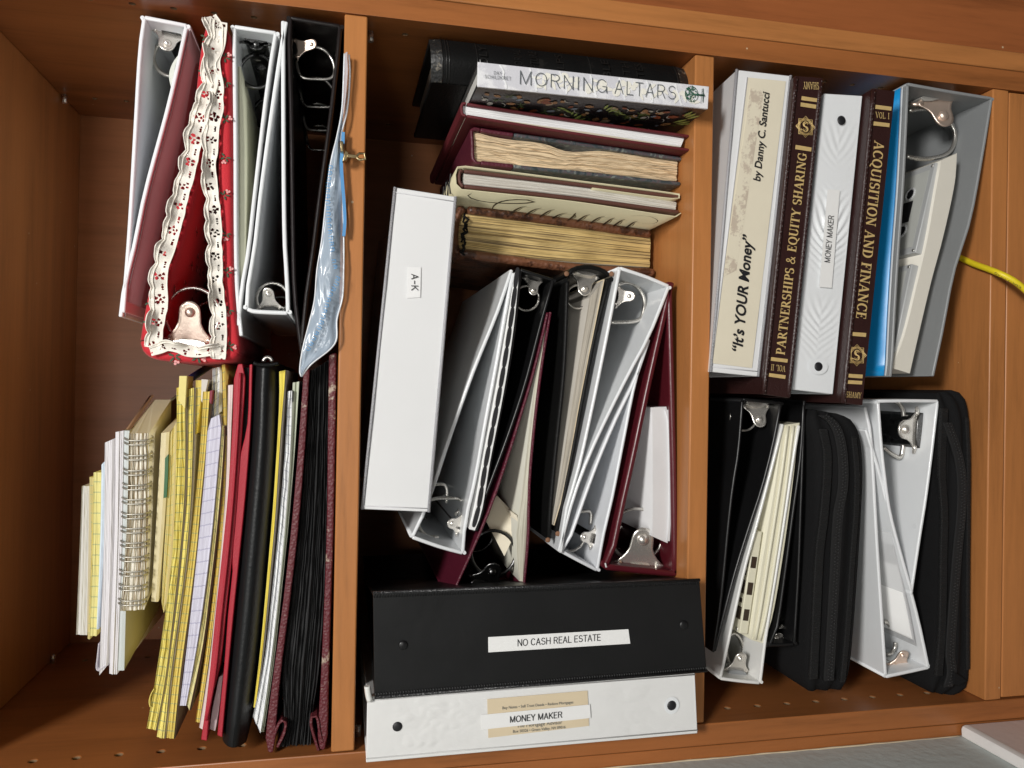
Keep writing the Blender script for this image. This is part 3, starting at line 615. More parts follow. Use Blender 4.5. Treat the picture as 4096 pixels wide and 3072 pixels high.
def lace(path, wpx, seed, side=1, phase=0.0):
    """scalloped, ruffled ribbon with pierced flowers"""
    rr = random.Random(seed); P0 = UU(path, y0-0.0035); L = sum((b-a).length for a, b in zip(P0, P0[1:])); n = int(L/0.00075); P = catmull(P0, n)
    W = (U((1, 1000+wpx, 500), y0)-U((1, 1000, 500), y0)).length; K = 20; b = MB(); g = []; per = 0.0185
    ph = rr.uniform(0, 6)
    for i, p in enumerate(P):
        t = P[min(i+1, n-1)]-P[max(i-1, 0)]; t.y = 0; t.normalize(); q = Vector((t.z, 0, -t.x))*side
        s = i/(n-1)*L+phase; u = (s/per) % 1.0; sc = abs(math.sin(math.pi*u))**0.55; row = []
        amp = 0.0050*(0.25+0.75*abs(math.sin(s*37+ph)))
        for j in range(K+1):
            f = j/K; wv = f**1.4
            x = (f-0.45)*W*(1.10+0.46*wv*(sc-0.6)+0.10*wv*math.sin(s*83+ph)); tw = 1.15*_nz0.noise(Vector((s*38, ph, 0)))+.5*_nz0.noise(Vector((s*95, ph, 3)))
            y = -amp*wv*(0.5+math.sin(s*2*math.pi/0.031+ph+math.sin(s*61)*0.9))-0.0008*math.sin(s*2*math.pi/0.009)*wv
            row.append(b.add([p+q*(x*math.cos(tw))+Vector((0, y-abs(x*math.sin(tw))*(.4+f), 0))]))
        g.append(row)
    mot = {}
    def petals(k_):
        if k_ not in mot:
            r0 = rr.uniform(0, 6); sq = rr.uniform(.75, 1.1); mot[k_] = [(rr.uniform(-.04, .04), rr.uniform(-.04, .04), rr.uniform(.07, .10))]+[(math.cos(a)*.26*sq, math.sin(a)*.26, rr.uniform(.085, .135)) for a in [2*math.pi*k/5+r0 for k in range(5)] if rr.random() > .15]
        return mot[k_]
    for i in range(n-1):
        s = (i+.5)/(n-1)*L+phase; u = (s/per) % 1.0
        for j in range(K):
            f = (j+.5)/K; hx = (u-.5)*per/W; hy = f-.48; hole = False
            for a, c_, r_ in petals(int(s/per)):
                if math.hypot(hx-a, hy-c_) < r_: hole = True
            u2 = ((s+per/2)/per) % 1.0; hx2 = (u2-.5)*per/W
            for a in (-.17, 0.0, .17):
                if math.hypot(hx2-a, f-.27) < .075: hole = True
            if not hole: b.face([g[i][j], g[i+1][j], g[i+1][j+1], g[i][j+1]], None, 0, True)
    for cidx, r_ in ((0, .0004), (K, .00055)):
        b.tube([b.v[g[i][cidx]].copy() for i in range(0, n, 2)], r_, 5)
    b.tube([b.v[g[i][int(K*.8)]]+Vector((0, -.0003, 0)) for i in range(0, n, 2)], .0005, 5)
    return b
lp = T.part('lace_trim', lace([(1, 1325, 110), (1, 1368, 180), (1, 1362, 300), (1, 1330, 420), (1, 1330, 540), (1, 1300, 650), (1, 1262, 780), (1, 1225, 930), (1, 1195, 1060), (1, 1160, 1200), (1, 1115, 1390), (1, 1060, 1570), (2, 1028, 80), (2, 1010, 200), (2, 1015, 320), (2, 1005, 430), (2, 985, 540), (2, 968, 620)], 92, 1, 1), lace_white)
T.part('lace_trim', lace([(1, 1395, 140), (1, 1385, 260), (1, 1350, 390), (1, 1370, 520), (1, 1375, 660), (1, 1345, 800), (1, 1338, 960), (1, 1330, 1120), (1, 1350, 1300), (1, 1362, 1460), (1, 1365, 1640), (2, 1368, 180), (2, 1385, 360), (2, 1392, 520), (2, 1385, 690)], 84, 2, 1, .006), lace_white)
T.part('lace_trim', lace([(2, 950, 640), (2, 1010, 625), (2, 1060, 608), (2, 1120, 618), (2, 1180, 642), (2, 1260, 650), (2, 1340, 640), (2, 1400, 632)], 62, 5, -1), lace_white)
T.done()

T = binder('ring_binder', 'white binder with cream inside, spine up, beside the red fabric one', [(2, 1512, 545), (2, 1488, 300), (1, 1478, 1640), (1, 1474, 900), (1, 1468, 300), (1, 1468, 152)], [(1, 1468, 152), (1, 1758, 196)],
    [(1, 1758, 196), (1, 1735, 330), (1, 1690, 650), (1, 1620, 1250), (1, 1580, 1600), (2, 1540, 250), (2, 1520, 480)], 0.002, 0.285, 0.0032, white_vinyl)
sheet(T, 'paper', [(1, 1500, 420), (1, 1502, 1000), (1, 1508, 1640), (2, 1520, 330)], [(1, 1520, 420), (1, 1545, 1000), (1, 1548, 1640), (2, 1538, 330)], 0.01, 0.24, mk('pale_yellow_sheets', (0.72, 0.72, 0.55), 0.6))
mp = mechanism(T, (1, 1615, 248), (1, 1615, 300), 180, 0.002, 0.285, gun, gun, [circ(1, 1622, 450, 106, -80, 262)], 0.0018, nr=2)
T.part('rail', MB().tube([U((1, 1650, 400), 0.07), U((1, 1650, 400), 0.07)+Vector((0, .15, 0))], 0.006, 12), gun, mp)
T.part('rivet', MB().dome(U((1, 1630, 340), 0.055), (0, -1, 0), .0065, .004), nickel, mp)
T.done()

T = binder('ring_binder', 'slim white binder leaning against the black one, spine down', [(1, 1795, 130), (1, 1765, 300), (1, 1705, 700), (1, 1630, 1250), (1, 1590, 1600), (2, 1558, 180), (2, 1545, 380)], [(2, 1545, 380), (2, 1600, 400), (2, 1830, 412)],
    [(2, 1835, 412), (2, 1828, 200), (1, 1812, 1500), (1, 1805, 800), (1, 1803, 130)], 0.004, 0.285, 0.0034, white_vinyl)
mechanism(T, (2, 1700, 362), (2, 1692, 250), 140, 0.004, 0.285, nickel, black_vinyl, [circ(2, 1722, 310, 100)], 0.0015)
T.part('spine_hole', MB().tube([U((2, 1700, 424), .05)+Vector((0, 0, 0)), U((2, 1700, 428), .05)], .006, 12), ink)
T.done()

T = binder('ring_binder', 'black binder with spine up and silver lever, last beside the shelf edge', [(2, 1895, 665), (2, 1850, 300), (1, 1838, 1500), (1, 1826, 700), (1, 1815, 250), (1, 1822, 93)], [(1, 1822, 93), (1, 1990, 122), (1, 2165, 150)],
    [(1, 2165, 150), (1, 2150, 330), (1, 2095, 800), (1, 2030, 1280), (1, 1985, 1640), (2, 1955, 250), (2, 1920, 600)], 0.004, 0.29, 0.0036, black_board, bevel=.0015)
mechanism(T, (1, 1865, 285), (1, 1990, 272), 118, 0.004, 0.29, nickel_copper, black_vinyl, [[(1, 1872, 380), (1, 1885, 450), (1, 1910, 490), (1, 2000, 500), (1, 2085, 498), (1, 2112, 470), (1, 2112, 420), (1, 2095, 370), (1, 2050, 318), (1, 1995, 298), (1, 1930, 300)]], 0.0013, first=.03, pitch=.07, nr=4)
T.done()

# plastic zip bag
def bag():
    y = -0.003; b = MB(); rr = random.Random(4)
    Lp = UU([(1, 2176, 352), (1, 2172, 480), (1, 2160, 700), (1, 2128, 880), (1, 2090, 1040), (1, 2065, 1240), (1, 2035, 1520), (2, 2005, 130), (2, 1988, 320), (2, 1950, 480), (2, 1912, 640), (2, 1895, 770), (2, 1905, 800)], y)
    Rp = UU([(1, 2206, 356), (1, 2212, 480), (4, 62, 700), (4, 22, 880), (4, 28, 1040), (4, 32, 1240), (4, 40, 1520), (2, 2172, 130), (2, 2165, 300), (2, 2130, 440), (2, 2118, 590), (2, 1960, 730), (2, 1908, 800)], y)
    n, K = 90, 22; A = catmull(Lp, n); B = catmull(Rp, n); g = []
    from mathutils import noise
    for i in range(n):
        row = []
        for j in range(K+1):
            t = j/K; p = A[i].lerp(B[i], t); q = Vector((p.x*28, t*2.0, 3.7))
            d = noise.noise(q)*0.0045+abs(noise.noise(q*1.9+Vector((5, 1, 2))))*0.0017+noise.noise(q*6)*0.0004
            row.append(b.add([p+Vector((0, -0.004*math.sin(math.pi*t)-0.003+d, 0))]))
        g.append(row)
    for i in range(n-1):
        for j in range(K): b.face([g[i][j], g[i+1][j], g[i+1][j+1], g[i][j+1]], None, 0, True)
    rimL = [b.v[r[0]].copy() for r in g]; rimR = [b.v[r[-1]].copy() for r in g]
    return b, rimL, rimR, g
bagm = bpy.data.materials.new('frosted_bag_plastic'); bagm.use_nodes = True
p_ = bagm.node_tree.nodes['Principled BSDF']; p_.inputs['Base Color'].default_value = (0.60, 0.72, 0.86, 1); p_.inputs['Roughness'].default_value = 0.24; p_.inputs['Alpha'].default_value = 0.52
p_.inputs['Coat Weight'].default_value = 0.4
bgm, rL, rR, bg_ = bag()
T = Thing('zip_bag', 'crumpled frosted plastic bag with blue zip hanging over the shelf edge', 'bag')
m0 = T.part('bag_sheet', bgm, bagm)
T.part('rim', MB().tube(rR, 0.0007, 6).tube(rL, 0.0006, 6), mk('bag_rim', (0.75, 0.77, 0.8), 0.25), m0)
zp = UU([(11, 1482, 570), (11, 1480, 630), (11, 1474, 700), (11, 1479, 790), (11, 1486, 880), (11, 1489, 960), (11, 1484, 1020)], -0.008)
T.part('zip_strip', slab([p+Vector((.0, 0, .0012)) for p in zp], [p-Vector((0, 0, .0014)) for p in zp], 0.0015, 24), blue_zip, m0)
k = MB().poly(UU([(4, 14, 888), (4, 36, 892), (4, 42, 960), (4, 20, 955)], -0.014), (0, .006, 0)).poly(UU([(4, 30, 1020), (4, 60, 1010), (4, 72, 965), (4, 50, 945)], -0.014), (0, .006, 0))
T.part('zip_slider', k, brass, m0, bevel=.0006)
k = MB().poly(UU([(4, 60, 972), (4, 125, 980), (4, 125, 1000), (4, 60, 992)], -0.0165), (0, .0014, 0))
k.tube(UU([(4, 122, 985), (4, 138, 970), (4, 170, 970), (4, 176, 1005), (4, 140, 1010), (4, 124, 998)], -0.016), 0.0011, 8, closed=True)
T.part('zip_pull', k, brass, m0, bevel=.0004)
k = MB(); rr = random.Random(9)
path = catmull(UU([(1, 2090, 1060), (1, 2072, 1220), (1, 2080, 1400), (1, 2110, 1640), (2, 2120, 110), (2, 2135, 190), (2, 2090, 280), (2, 2050, 400), (2, 2020, 490), (2, 1980, 570), (2, 1930, 660)], -0.0125), 34)
word = 'mkmdlebramemkaeubslemgrbmkdaeslbuk'
for i, p in enumerate(path[:-1]):
    t = (path[i+1]-p).normalized(); q = Vector((0, -1, 0)).cross(t)
    s_ = rr.uniform(.85, 1.1)
    if i in (15, 18): continue
    for st in ([(-.5, -.5), (-.5, .5)], [(-.5, .2), (0, .5), (.4, .2), (.4, -.5)], [(-.3, -.1), (.3, 0)])[:2+(i % 2)]:
        k.tube([p+t*(a*.0028*s_)+q*(c_*.0036*s_)+Vector((0, -.001, 0)) for a, c_ in st], .00026, 5)
T.part('printed_letters', k, mk('blue_print', (0.10, 0.36, 0.70), .4), m0)
T.done()

# ------------------------------------------------------------------ top shelf, pads and notebooks piled flat
PADG = 'writing pads and notebooks piled on the top shelf'
def z(*p): return [(10, a, b) for a, b in p]
def pad(name, label, cat, L, R, y0, depth, front, side, cols=8, jit=0.0008, back=(0, 0), board=None, wav=0.0, n=18, seed=0, group=PADG, part='paper_block', more=None):
    T = Thing(name, label, cat, group)
    m0 = T.part(part, slab(UU(L, y0), UU(R, y0), depth, n, cols, jit, back, wav=wav, seed=seed), [front, side])
    if board:
        w_, mat = board
        a = [U((p[0], p[1]+.6, p[2]), y0+0.0012) for p in R]; b = [U((p[0], p[1]+.6+w_, p[2]), y0+0.0012) for p in R]
        T.part('backing_board', slab(a, b, depth-.002, n, 1, 0, back), mat)
    if more: more(T, m0)
    T.done()
yel1 = pad_yellow('yellow_ruled_edges'); yel2 = pad_yellow('deep_yellow_ruled_edges', (0.74, 0.57, 0.13)); yel3 = pad_yellow('pale_yellow_ruled_edges', (0.80, 0.72, 0.28), 0.0085)
yel4 = pad_yellow('faded_yellow_ruled_edges', (0.58, 0.49, 0.20), 0.0075); yel5 = pages('bright_yellow_edges', (0.80, 0.67, 0.10), (0.6, 0.48, 0.08), 8, 0.3)
whitep = pages('white_ruled_edges', (0.80, 0.81, 0.82), (0.62, 0.62, 0.62), 10, 0.25, 0.0072, (0.40, 0.42, 0.48), 0.05)
lilac = pages('lilac_ruled_edges', (0.63, 0.62, 0.72), (0.52, 0.50, 0.60), 7, 0.25, 0.0098, (0.36, 0.35, 0.48), 0.03)
greyp = pages('grey_white_edges', (0.62, 0.61, 0.57), (0.50, 0.48, 0.44), 12, 0.2, stain=0.05)
whitebook = pages('white_book_edges', (0.68, 0.66, 0.68), (0.60, 0.58, 0.60), 8, 0.2, stain=0.04)
creamp = pages('cream_edges', (0.62, 0.55, 0.40), (0.32, 0.26, 0.17), 14, 0.28)
coilp = pages('coil_book_edges', (0.80, 0.77, 0.68), (0.34, 0.25, 0.14), 14, 0.17, stain=0.1)
greenp = pages('grey_green_edges', (0.55, 0.58, 0.46), (0.36, 0.39, 0.29), 7, 0.3)
ysheet = mk('yellow_sheet', (0.72, 0.58, 0.13), 0.65, 0.06)
shade_board = mk('chipboard_with_shade', (.12, .075, .045), .8)  # chipboard backs, with the shade under the pads painted into the colour
manila_d = mk('olive_card', (.30, .265, .15), .7, .12, 30)
pad('notebook', 'grey-white notebook topmost on the pile of pads', 'notebook', z((326, 540), (318, 760), (303, 1130)), z((354, 540), (352, 760), (346, 1132)), .04, .14, greyp, paper_beige, seed=1)
pad('writing_pad', 'thin yellow pad second from the top of the pile', 'writing pad', z((354, 505), (360, 760), (347, 1148)), z((372, 505), (367, 760), (357, 1148)), .036, .15, yel4, ysheet, 3, seed=2)
pad('writing_pad', 'small pale yellow ruled pad beside the pale blue sleeve', 'writing pad', z((372, 486), (367, 800), (357, 1135)), z((402, 486), (398, 760), (384, 1135)), .034, .16, yel3, ysheet, 6, seed=3)
pad('plastic_sleeve', 'pale blue plastic sleeve between yellow pad and white paperback', 'sleeve', z((404, 455), (398, 760), (384, 1108)), z((418, 440), (412, 760), (392, 1108)), .032, .17, pale_blue, pale_blue, 2, .001, seed=4, part='folded_sheet')
def curl(T, m0):
    P = UU(z((390, 1165), (384, 1220), (380, 1265), (388, 1276), (402, 1268), (420, 1255), (430, 1252)), .03)
    T.part('loose_cover', ribbon(P, .0007, P[0]+Vector((0, 0, -1)), .12, 16), mk('pale_mauve_card', (0.50, 0.47, 0.52), .5), m0)
pad('paperback', 'white paperback with curled loose cover corner', 'book', z((416, 368), (412, 760), (402, 1050), (394, 1292)), z((457, 350), (450, 760), (442, 1050), (432, 1245)), .03, .20, whitebook, mk('mauve_white_card', (.56, .53, .56), .55), 8, seed=5, more=curl)
pad('paperback', 'clean white paperback lying against the grey-blue covered book', 'book', z((458, 326), (452, 760), (433, 1286)), z((490, 320), (481, 800), (464, 1288)), .03, .21, whitebook, mk('white_card', (.64, .62, .63), .5), 8, seed=6)
pad('hardcover_notebook', 'wide grey-blue edged notebook with kraft brown end under the coil-bound one', 'notebook', z((491, 320), (484, 800), (465, 1272)), z((514, 320), (505, 800), (493, 1272)), .031, .235, grey_blue, manila_d, 2, 0.0003, seed=7, back=(.03, 0), part='cover',
    more=lambda T, m0: T.part('kraft_flap', slab(UU(z((494, 322), (505, 318)), .034), UU(z((513, 323), (517, 320)), .034), .085, 6, 1, 0, (.028, 0)), kraft))
coilm = mk('coil_wire', (.42, .40, .35), .38, .1, 80, metal=.75)
def coils(T, m0):
    for i, c in enumerate((365, 425, 485, 543, 600, 658, 715, 772, 828, 886, 943, 1002)):
        f = (c-365)/640; a = 494-24*f; b = 606-24*f
        for d in (-9, 8):
            k = MB(); y_ = c+d
            pts = z((a+6, y_-14), (a, y_-9), (a+3, y_-2), (a+25, y_+4), (b-25, y_+1), (b-5, y_-5), (b+1, y_-11), (b-4, y_-17)); yy = [.038, .032, .0262, .0235, .0235, .0262, .032, .038]
            T.part('wire_coil', k.tube(catmull([U(p, q) for p, q in zip(pts, yy)], 24), .00062, 6), coilm, m0)
pad('coil_notebook', 'thick notebook bound with double wire coils along its edge', 'notebook', z((513, 331), (504, 700), (478, 1036)), z((592, 330), (588, 700), (573, 1030)), .028, .085, coilp, manila, 26, .0013, seed=8, back=(.026, 0), wav=.0005, more=coils)
pad('paper_packet', 'old cream packet with a green printed strip beside the coil-bound notebook', 'packet', z((640, 330), (622, 650), (600, 998)), z((672, 325), (655, 650), (628, 1000)), .034, .12, manila, manila, 3, .0006, seed=9, back=(.02, 0), part='envelope',
    more=lambda T, m0: T.part('green_strip', slab(UU(z((655, 430), (653, 500), (649, 588)), .0335), UU(z((668, 415), (666, 500), (661, 585)), .0335), .004, 8), green, m0))
pad('writing_pad', 'faded yellow ruled pad between cream packet and bright yellow pad', 'writing pad', z((673, 340), (656, 700), (641, 1000)), z((697, 290), (683, 700), (649, 1045)), .036, .14, yel4, manila, 6, seed=10, back=(.02, 0))
def bluecap(T, m0):
    T.part('blue_cover', slab(UU(z((742, 104), (740, 140)), .012), UU(z((746, 104), (744, 140)), .012), .17, 4, 1, 0, (.022, 0)), navy)
    T.part('binding', slab(UU(z((712, 103), (708, 200)), .004), UU(z((741, 103), (734, 232)), .004), .03, 5), mk('yellow_binding', (.74, .63, .22), .6), m0)
    k = ribbon(UU(z((610, 1345), (598, 1365), (590, 1395), (594, 1418)), .006), .0006, U((10, 700, 1380), .006), .05, 10); T.part('torn_sheet', k, ysheet, m0)
pad('writing_pad', 'thick bright yellow ruled pad with dark blue cover, largest of the pads', 'writing pad', z((700, 150), (702, 230), (696, 560), (688, 760), (662, 1000), (618, 1300), (582, 1502)), z((732, 145), (735, 400), (727, 640), (703, 900), (656, 1300), (618, 1508)), .008, .21, yel1, ysheet, 12, .0014, seed=11, board=(8, chip), more=bluecap, wav=.0006, n=26)
pad('writing_pad', 'second bright yellow ruled pad with grey board, against the thick one', 'writing pad', z((750, 155), (744, 560), (728, 760), (703, 1000), (662, 1300), (622, 1536)), z((769, 150), (758, 560), (740, 800), (716, 1000), (676, 1300), (652, 1541)), .009, .21, yel1, ysheet, 6, .001, seed=12, board=(7, chip), wav=.0004, n=22)
pad('writing_pad', 'short thin yellow pad with white torn binding at its end', 'writing pad', z((778, 120), (774, 215), (768, 340)), z((799, 120), (795, 200), (780, 330)), .012, .20, yel2, ysheet, 3, seed=13,
    more=lambda T, m0: T.part('binding', slab(UU(z((800, 116), (798, 200)), .011), UU(z((826, 118), (806, 215)), .011), .03, 5), mk('white_binding', (.6, .56, .50), .6)))
pad('writing_pad', 'yellow ruled pad with dark red binding at its top end', 'writing pad', z((806, 165), (788, 450), (769, 640), (752, 800), (726, 1000), (686, 1300), (659, 1541)), z((832, 165), (815, 400), (796, 600), (778, 800), (754, 1000), (714, 1300), (689, 1543)), .010, .21, yel2, ysheet, 8, .0008, seed=14, board=(6, shade_board), n=22,
    more=lambda T, m0: T.part('binding', slab(UU(z((833, 162), (831, 205)), .0095), UU(z((844, 160), (838, 215)), .0095), .03, 4), mk('dark_red_binding', (.22, .02, .04), .6)))
pad('writing_pad', 'cream pad of thick ruled sheets standing up behind the lilac pad', 'writing pad', z((843, 75), (838, 200), (832, 290)), z((872, 66), (872, 130), (868, 255)), .02, .19, whitep, paper_beige, 10, .0014, seed=15)
pad('writing_pad', 'lilac ruled pad with a rounded corner', 'writing pad', z((838, 272), (827, 292), (812, 500), (792, 720), (768, 950), (742, 1180), (714, 1412)), z((870, 256), (878, 282), (861, 500), (841, 720), (814, 950), (780, 1180), (738, 1412)), .009, .20, lilac, mk('lilac_sheet', (.55, .53, .62), .6), 6, .0006, seed=16, n=22, board=(4, chip))
pad('writing_pad', 'worn yellow and cream pad lying under the lilac pad', 'writing pad', z((882, 300), (866, 500), (847, 720), (821, 950), (785, 1180), (731, 1388)), z((892, 300), (880, 500), (860, 720), (834, 950), (804, 1180), (752, 1430)), .010, .20, pad_yellow('yellow_cream_ruled_edges', (.70, .62, .30), .0085), kraft, 7, .0012, seed=17, wav=.0005, board=(6, shade_board))
pad('writing_pad', 'narrow yellow pad glued at its end, lying between brown card and red folder', 'writing pad', z((880, 60), (886, 300), (876, 640), (853, 900), (816, 1200), (776, 1476)), z((892, 55), (898, 300), (888, 640), (866, 900), (832, 1200), (792, 1479)), .013, .20, yel2, ysheet, 5, .001, seed=18)
pad('writing_pad', 'white pad with brown card back and frayed pink-white binding beside red folder', 'writing pad', z((905, 140), (903, 260), (898, 500), (884, 720), (862, 950), (830, 1250), (790, 1500)), z((925, 138), (920, 260), (910, 500), (896, 720), (874, 950), (844, 1250), (804, 1506)), .011, .20, pages('pink_white_edges', (.70, .61, .58), (.50, .40, .37), 5, .25), mk('brown_card', (.30, .20, .14), .6), 4, seed=19)

# red folder
T = Thing('zip_folder', 'red fabric folder with black lining and papers inside', 'folder', PADG)
y = .004
L1, R1 = z((944, 56), (930, 90), (922, 300), (905, 560), (884, 780), (858, 1020), (822, 1370), (797, 1550)), z((962, 54), (974, 90), (962, 300), (944, 560), (924, 800), (900, 1020), (874, 1250), (838, 1390))+z((822, 1552))
T.part('flap', slab(UU(L1, y), UU(R1, y), .22, 26, 3, .0012), red_folder, bevel=.0012)
mid = [U((10, (a[1]+b_[1])/2+2, (a[2]+b_[2])/2), y-.0022) for a, b_ in zip(L1[1:], R1[1:8])]
T.part('piping', MB().tube(catmull(mid, 40), .0011, 6), red_folder)
T.part('lining', slab(UU(z((966, 70), (956, 300), (938, 600), (915, 830), (897, 1050), (884, 1240)), y+.004), UU(z((990, 70), (981, 300), (955, 600), (936, 830), (910, 1050), (894, 1240)), y+.004), .2, 22), black_cloth)
T.part('flap', slab(UU(z((990, 58), (981, 300), (952, 430), (938, 620), (921, 815), (924, 860), (905, 1050), (890, 1250), (862, 1532)), y), UU(z((1002, 56), (995, 300), (976, 560), (957, 760), (932, 1000), (908, 1250), (882, 1540)), y), .22, 26, 2, .0006), red_folder, bevel=.0012)
sheet(T, 'paper', z((870, 1300), (848, 1400), (832, 1505)), z((884, 1290), (872, 1400), (854, 1512)), y+.006, .18, mk('mauve_paper', (.55, .46, .47), .6))
T.done()

# black leather folder: round spine towards the room
T = Thing('leather_folder', 'black leather folder with a fat rounded spine next to the red folder', 'folder', PADG)
Lq = catmull(UU(z((1005, 52), (986, 400), (951, 800), (913, 1200), (880, 1558)), .012), 26); Rq = catmull(UU(z((1106, 52), (1097, 400), (1064, 800), (1026, 1200), (976, 1565)), .012), 26)
b = MB(); g = []; K = 14
for i in range(26):
    sq = 1-0.25*(max(0, i-23)/2)**2 if i > 23 else (1-.2*max(0, 2-i)/2)
    g.append([b.add([Lq[i].lerp(Rq[i], j/K)+Vector((0, -.017*sq*math.sin(math.pi*j/K)**.8+.004+random.uniform(-.0002, .0002), 0))]) for j in range(K+1)]+[b.add([Rq[i]+Vector((0, .24, 0))]), b.add([Lq[i]+Vector((0, .24, 0))])])
for i in range(25):
    for j in range(K+3):
        j2 = (j+1) % (K+3); b.face([g[i][j], g[i+1][j], g[i+1][j2], g[i][j2]], None, 0, j < K)
b.face(g[0]); b.face(list(reversed(g[-1])))
m0 = T.part('cover', b, mk('black_grained_leather', (.007, .0078, .0085), .42, .15, 30, .30, 420, spec=.35), bevel=.0008)
k = MB().tube([U(q, .02) for q in circ(10, 1063, 46, 17, 180, 360, 10)], .0016, 8); T.part('ring', k, steel)
T.part('sewn_edge', MB().tube(catmull([p+Vector((.003, -.0005, 0)) for p in UU(z((1006, 66), (1030, 74), (1070, 74), (1106, 68)), -.002)], 16), .0016, 6), black_leather, m0)
T.done()
pad('writing_pad', 'thin yellow pad squeezed beside the black leather folder', 'writing pad', z((1108, 85), (1109, 160), (1104, 300), (1082, 640), (1060, 900), (1032, 1200), (1006, 1420)), z((1133, 80), (1128, 160), (1116, 300), (1094, 640), (1071, 900), (1042, 1200), (1014, 1420)), .010, .2, yel5, mk('dark_pad_cover', (.03, .03, .03), .5), 4, .001, seed=20, board=(4, chip))
pad('writing_pad', 'white ruled pad with bent bottom sheets next to the photo album', 'writing pad', z((1142, 165), (1131, 400), (1106, 700), (1080, 960), (1048, 1240), (1004, 1455)), z((1160, 160), (1152, 400), (1130, 700), (1105, 960), (1074, 1240), (1034, 1520)), .006, .21, whitep, paper_white, 9, .0016, seed=21, wav=.0007, n=22)
pad('writing_pad', 'grey-green edged pad lying against the maroon photo album', 'writing pad', z((1162, 130), (1153, 400), (1132, 700), (1107, 960), (1077, 1240), (1037, 1515)), z((1188, 125), (1170, 400), (1145, 700), (1118, 960), (1088, 1240), (1048, 1515)), .010, .2, greenp, mk('black_pad_top', (.03, .03, .03), .4), 5, .0008, seed=22)

# photo album
T = Thing('photo_album', 'worn maroon photo album with black pages lying at the bottom of the pile', 'album', PADG)
y = .006
T.part('cover', slab(UU(z((1205, 90), (1183, 400), (1157, 700), (1124, 1000), (1084, 1300), (1052, 1570), (1064, 1597)), y), UU(z((1230, 75), (1210, 400), (1185, 700), (1151, 1000), (1113, 1300), (1088, 1575), (1080, 1600)), y), .25, 26, 4, .0006), album_cloth, bevel=.0014)
T.part('cover', slab(UU(z((1306, 20), (1301, 400), (1297, 700), (1287, 1000), (1274, 1300), (1260, 1560), (1266, 1587)), y), UU(z((1336, 10), (1331, 400), (1325, 700), (1315, 1000), (1306, 1300), (1300, 1560), (1290, 1588)), y), .25, 26, 4, .0006), album_cloth_worn, bevel=.0014)
T.part('pages', slab(UU(z((1232, 85), (1212, 400), (1187, 700), (1153, 1000), (1121, 1280), (1124, 1480), (1103, 1576)), y+.008), UU(z((1304, 40), (1299, 400), (1295, 700), (1285, 1000), (1264, 1280), (1240, 1460), (1234, 1566)), y+.008), .22, 30, 44, .0024, wav=.0004), black_pages)
for pts in (z((1084, 1597), (1093, 1540), (1110, 1490), (1124, 1476), (1129, 1490), (1119, 1530), (1096, 1577)), z((1270, 1590), (1254, 1540), (1241, 1490), (1243, 1458), (1254, 1462), (1262, 1510), (1274, 1562))):
    P = UU(pts, y-.001); T.part('folded_flap', ribbon(P, .0022, P[3], .05, 20), album_cloth_worn, bevel=.0006)
T.done()

# ------------------------------------------------------------------ middle shelf, books
BK = 'books standing on the middle shelf'
def quad_nrm(P): 
    n = (P[1]-P[0]).cross(P[3]-P[0]).normalized(); return n if n.y < 0 else -n
def mapquad(P, s, t, lift=0.0): return P[0].lerp(P[1], s).lerp(P[3].lerp(P[2], s), t)+Vector((0, -lift, 0))

# black bible, spine out
T = Thing('old_bible', 'large black leather book with embossed spine behind the white-spined book', 'book', BK)
y = .0214; Q = UU([(4, 578, 240), (4, 2196, 428), (4, 2200, 640), (4, 590, 516)], y); Q[2] = U((4, 2204, 690), y); Q[3] = U((4, 592, 512), y)
b = MB(); K = 10; g = []
for i in range(25):
    s = i/24; fl = .0018 if i in (6, 8, 12, 18, 20) else 0
    g.append([b.add([mapquad(Q, s, j/K)+Vector((0, -.010*math.sin(math.pi*j/K)-(fl if 0 < j < K else 0)+(.003 if i in (0, 24) else 0), 0))]) for j in range(K+1)])
for i in range(24):
    for j in range(K): b.face([g[i][j], g[i+1][j], g[i+1][j+1], g[i][j+1]], None, 1 if i in (0, 23) else 0, True)
sp = T.part('spine', b, [black_leather, worn('rubbed_leather_end', (.012, .012, .012), (.16, .14, .11), .52, 60, .5, .6, 300)])
def plate(P, q, th, depth, mat, name='cover', **k):
    """board from edge P-q running back"""
    return T.part(name, MB().poly([P, q, q+Vector(th), P+Vector(th)], (0, depth, 0)), mat, **k)
dn = (Q[3]-Q[0]).normalized()
plate(Q[0]+Vector((0, .002, 0)), Q[1]+Vector((0, .002, 0)), dn*.004, .16, black_leather, bevel=.001); plate(Q[3]+Vector((0, .002, 0)), Q[2]+Vector((0, .002, 0)), dn*-.004, .16, black_leather, bevel=.001)
a = mapquad(Q, .03, .14); c = mapquad(Q, .03, .86); d = mapquad(Q, .97, .14); e = mapquad(Q, .97, .86)
T.part('page_block', MB().poly([a+Vector((0, .006, 0)), d+Vector((0, .006, 0)), e+Vector((0, .006, 0)), c+Vector((0, .006, 0))], (0, .148, 0)), mk('dark_page_edges', (.10, .08, .06), .7))
emb = mk('blind_stamping', (.013, .0125, .012), .30); k = MB(); rr = random.Random(2)
ln = (Q[3]-Q[0]).length
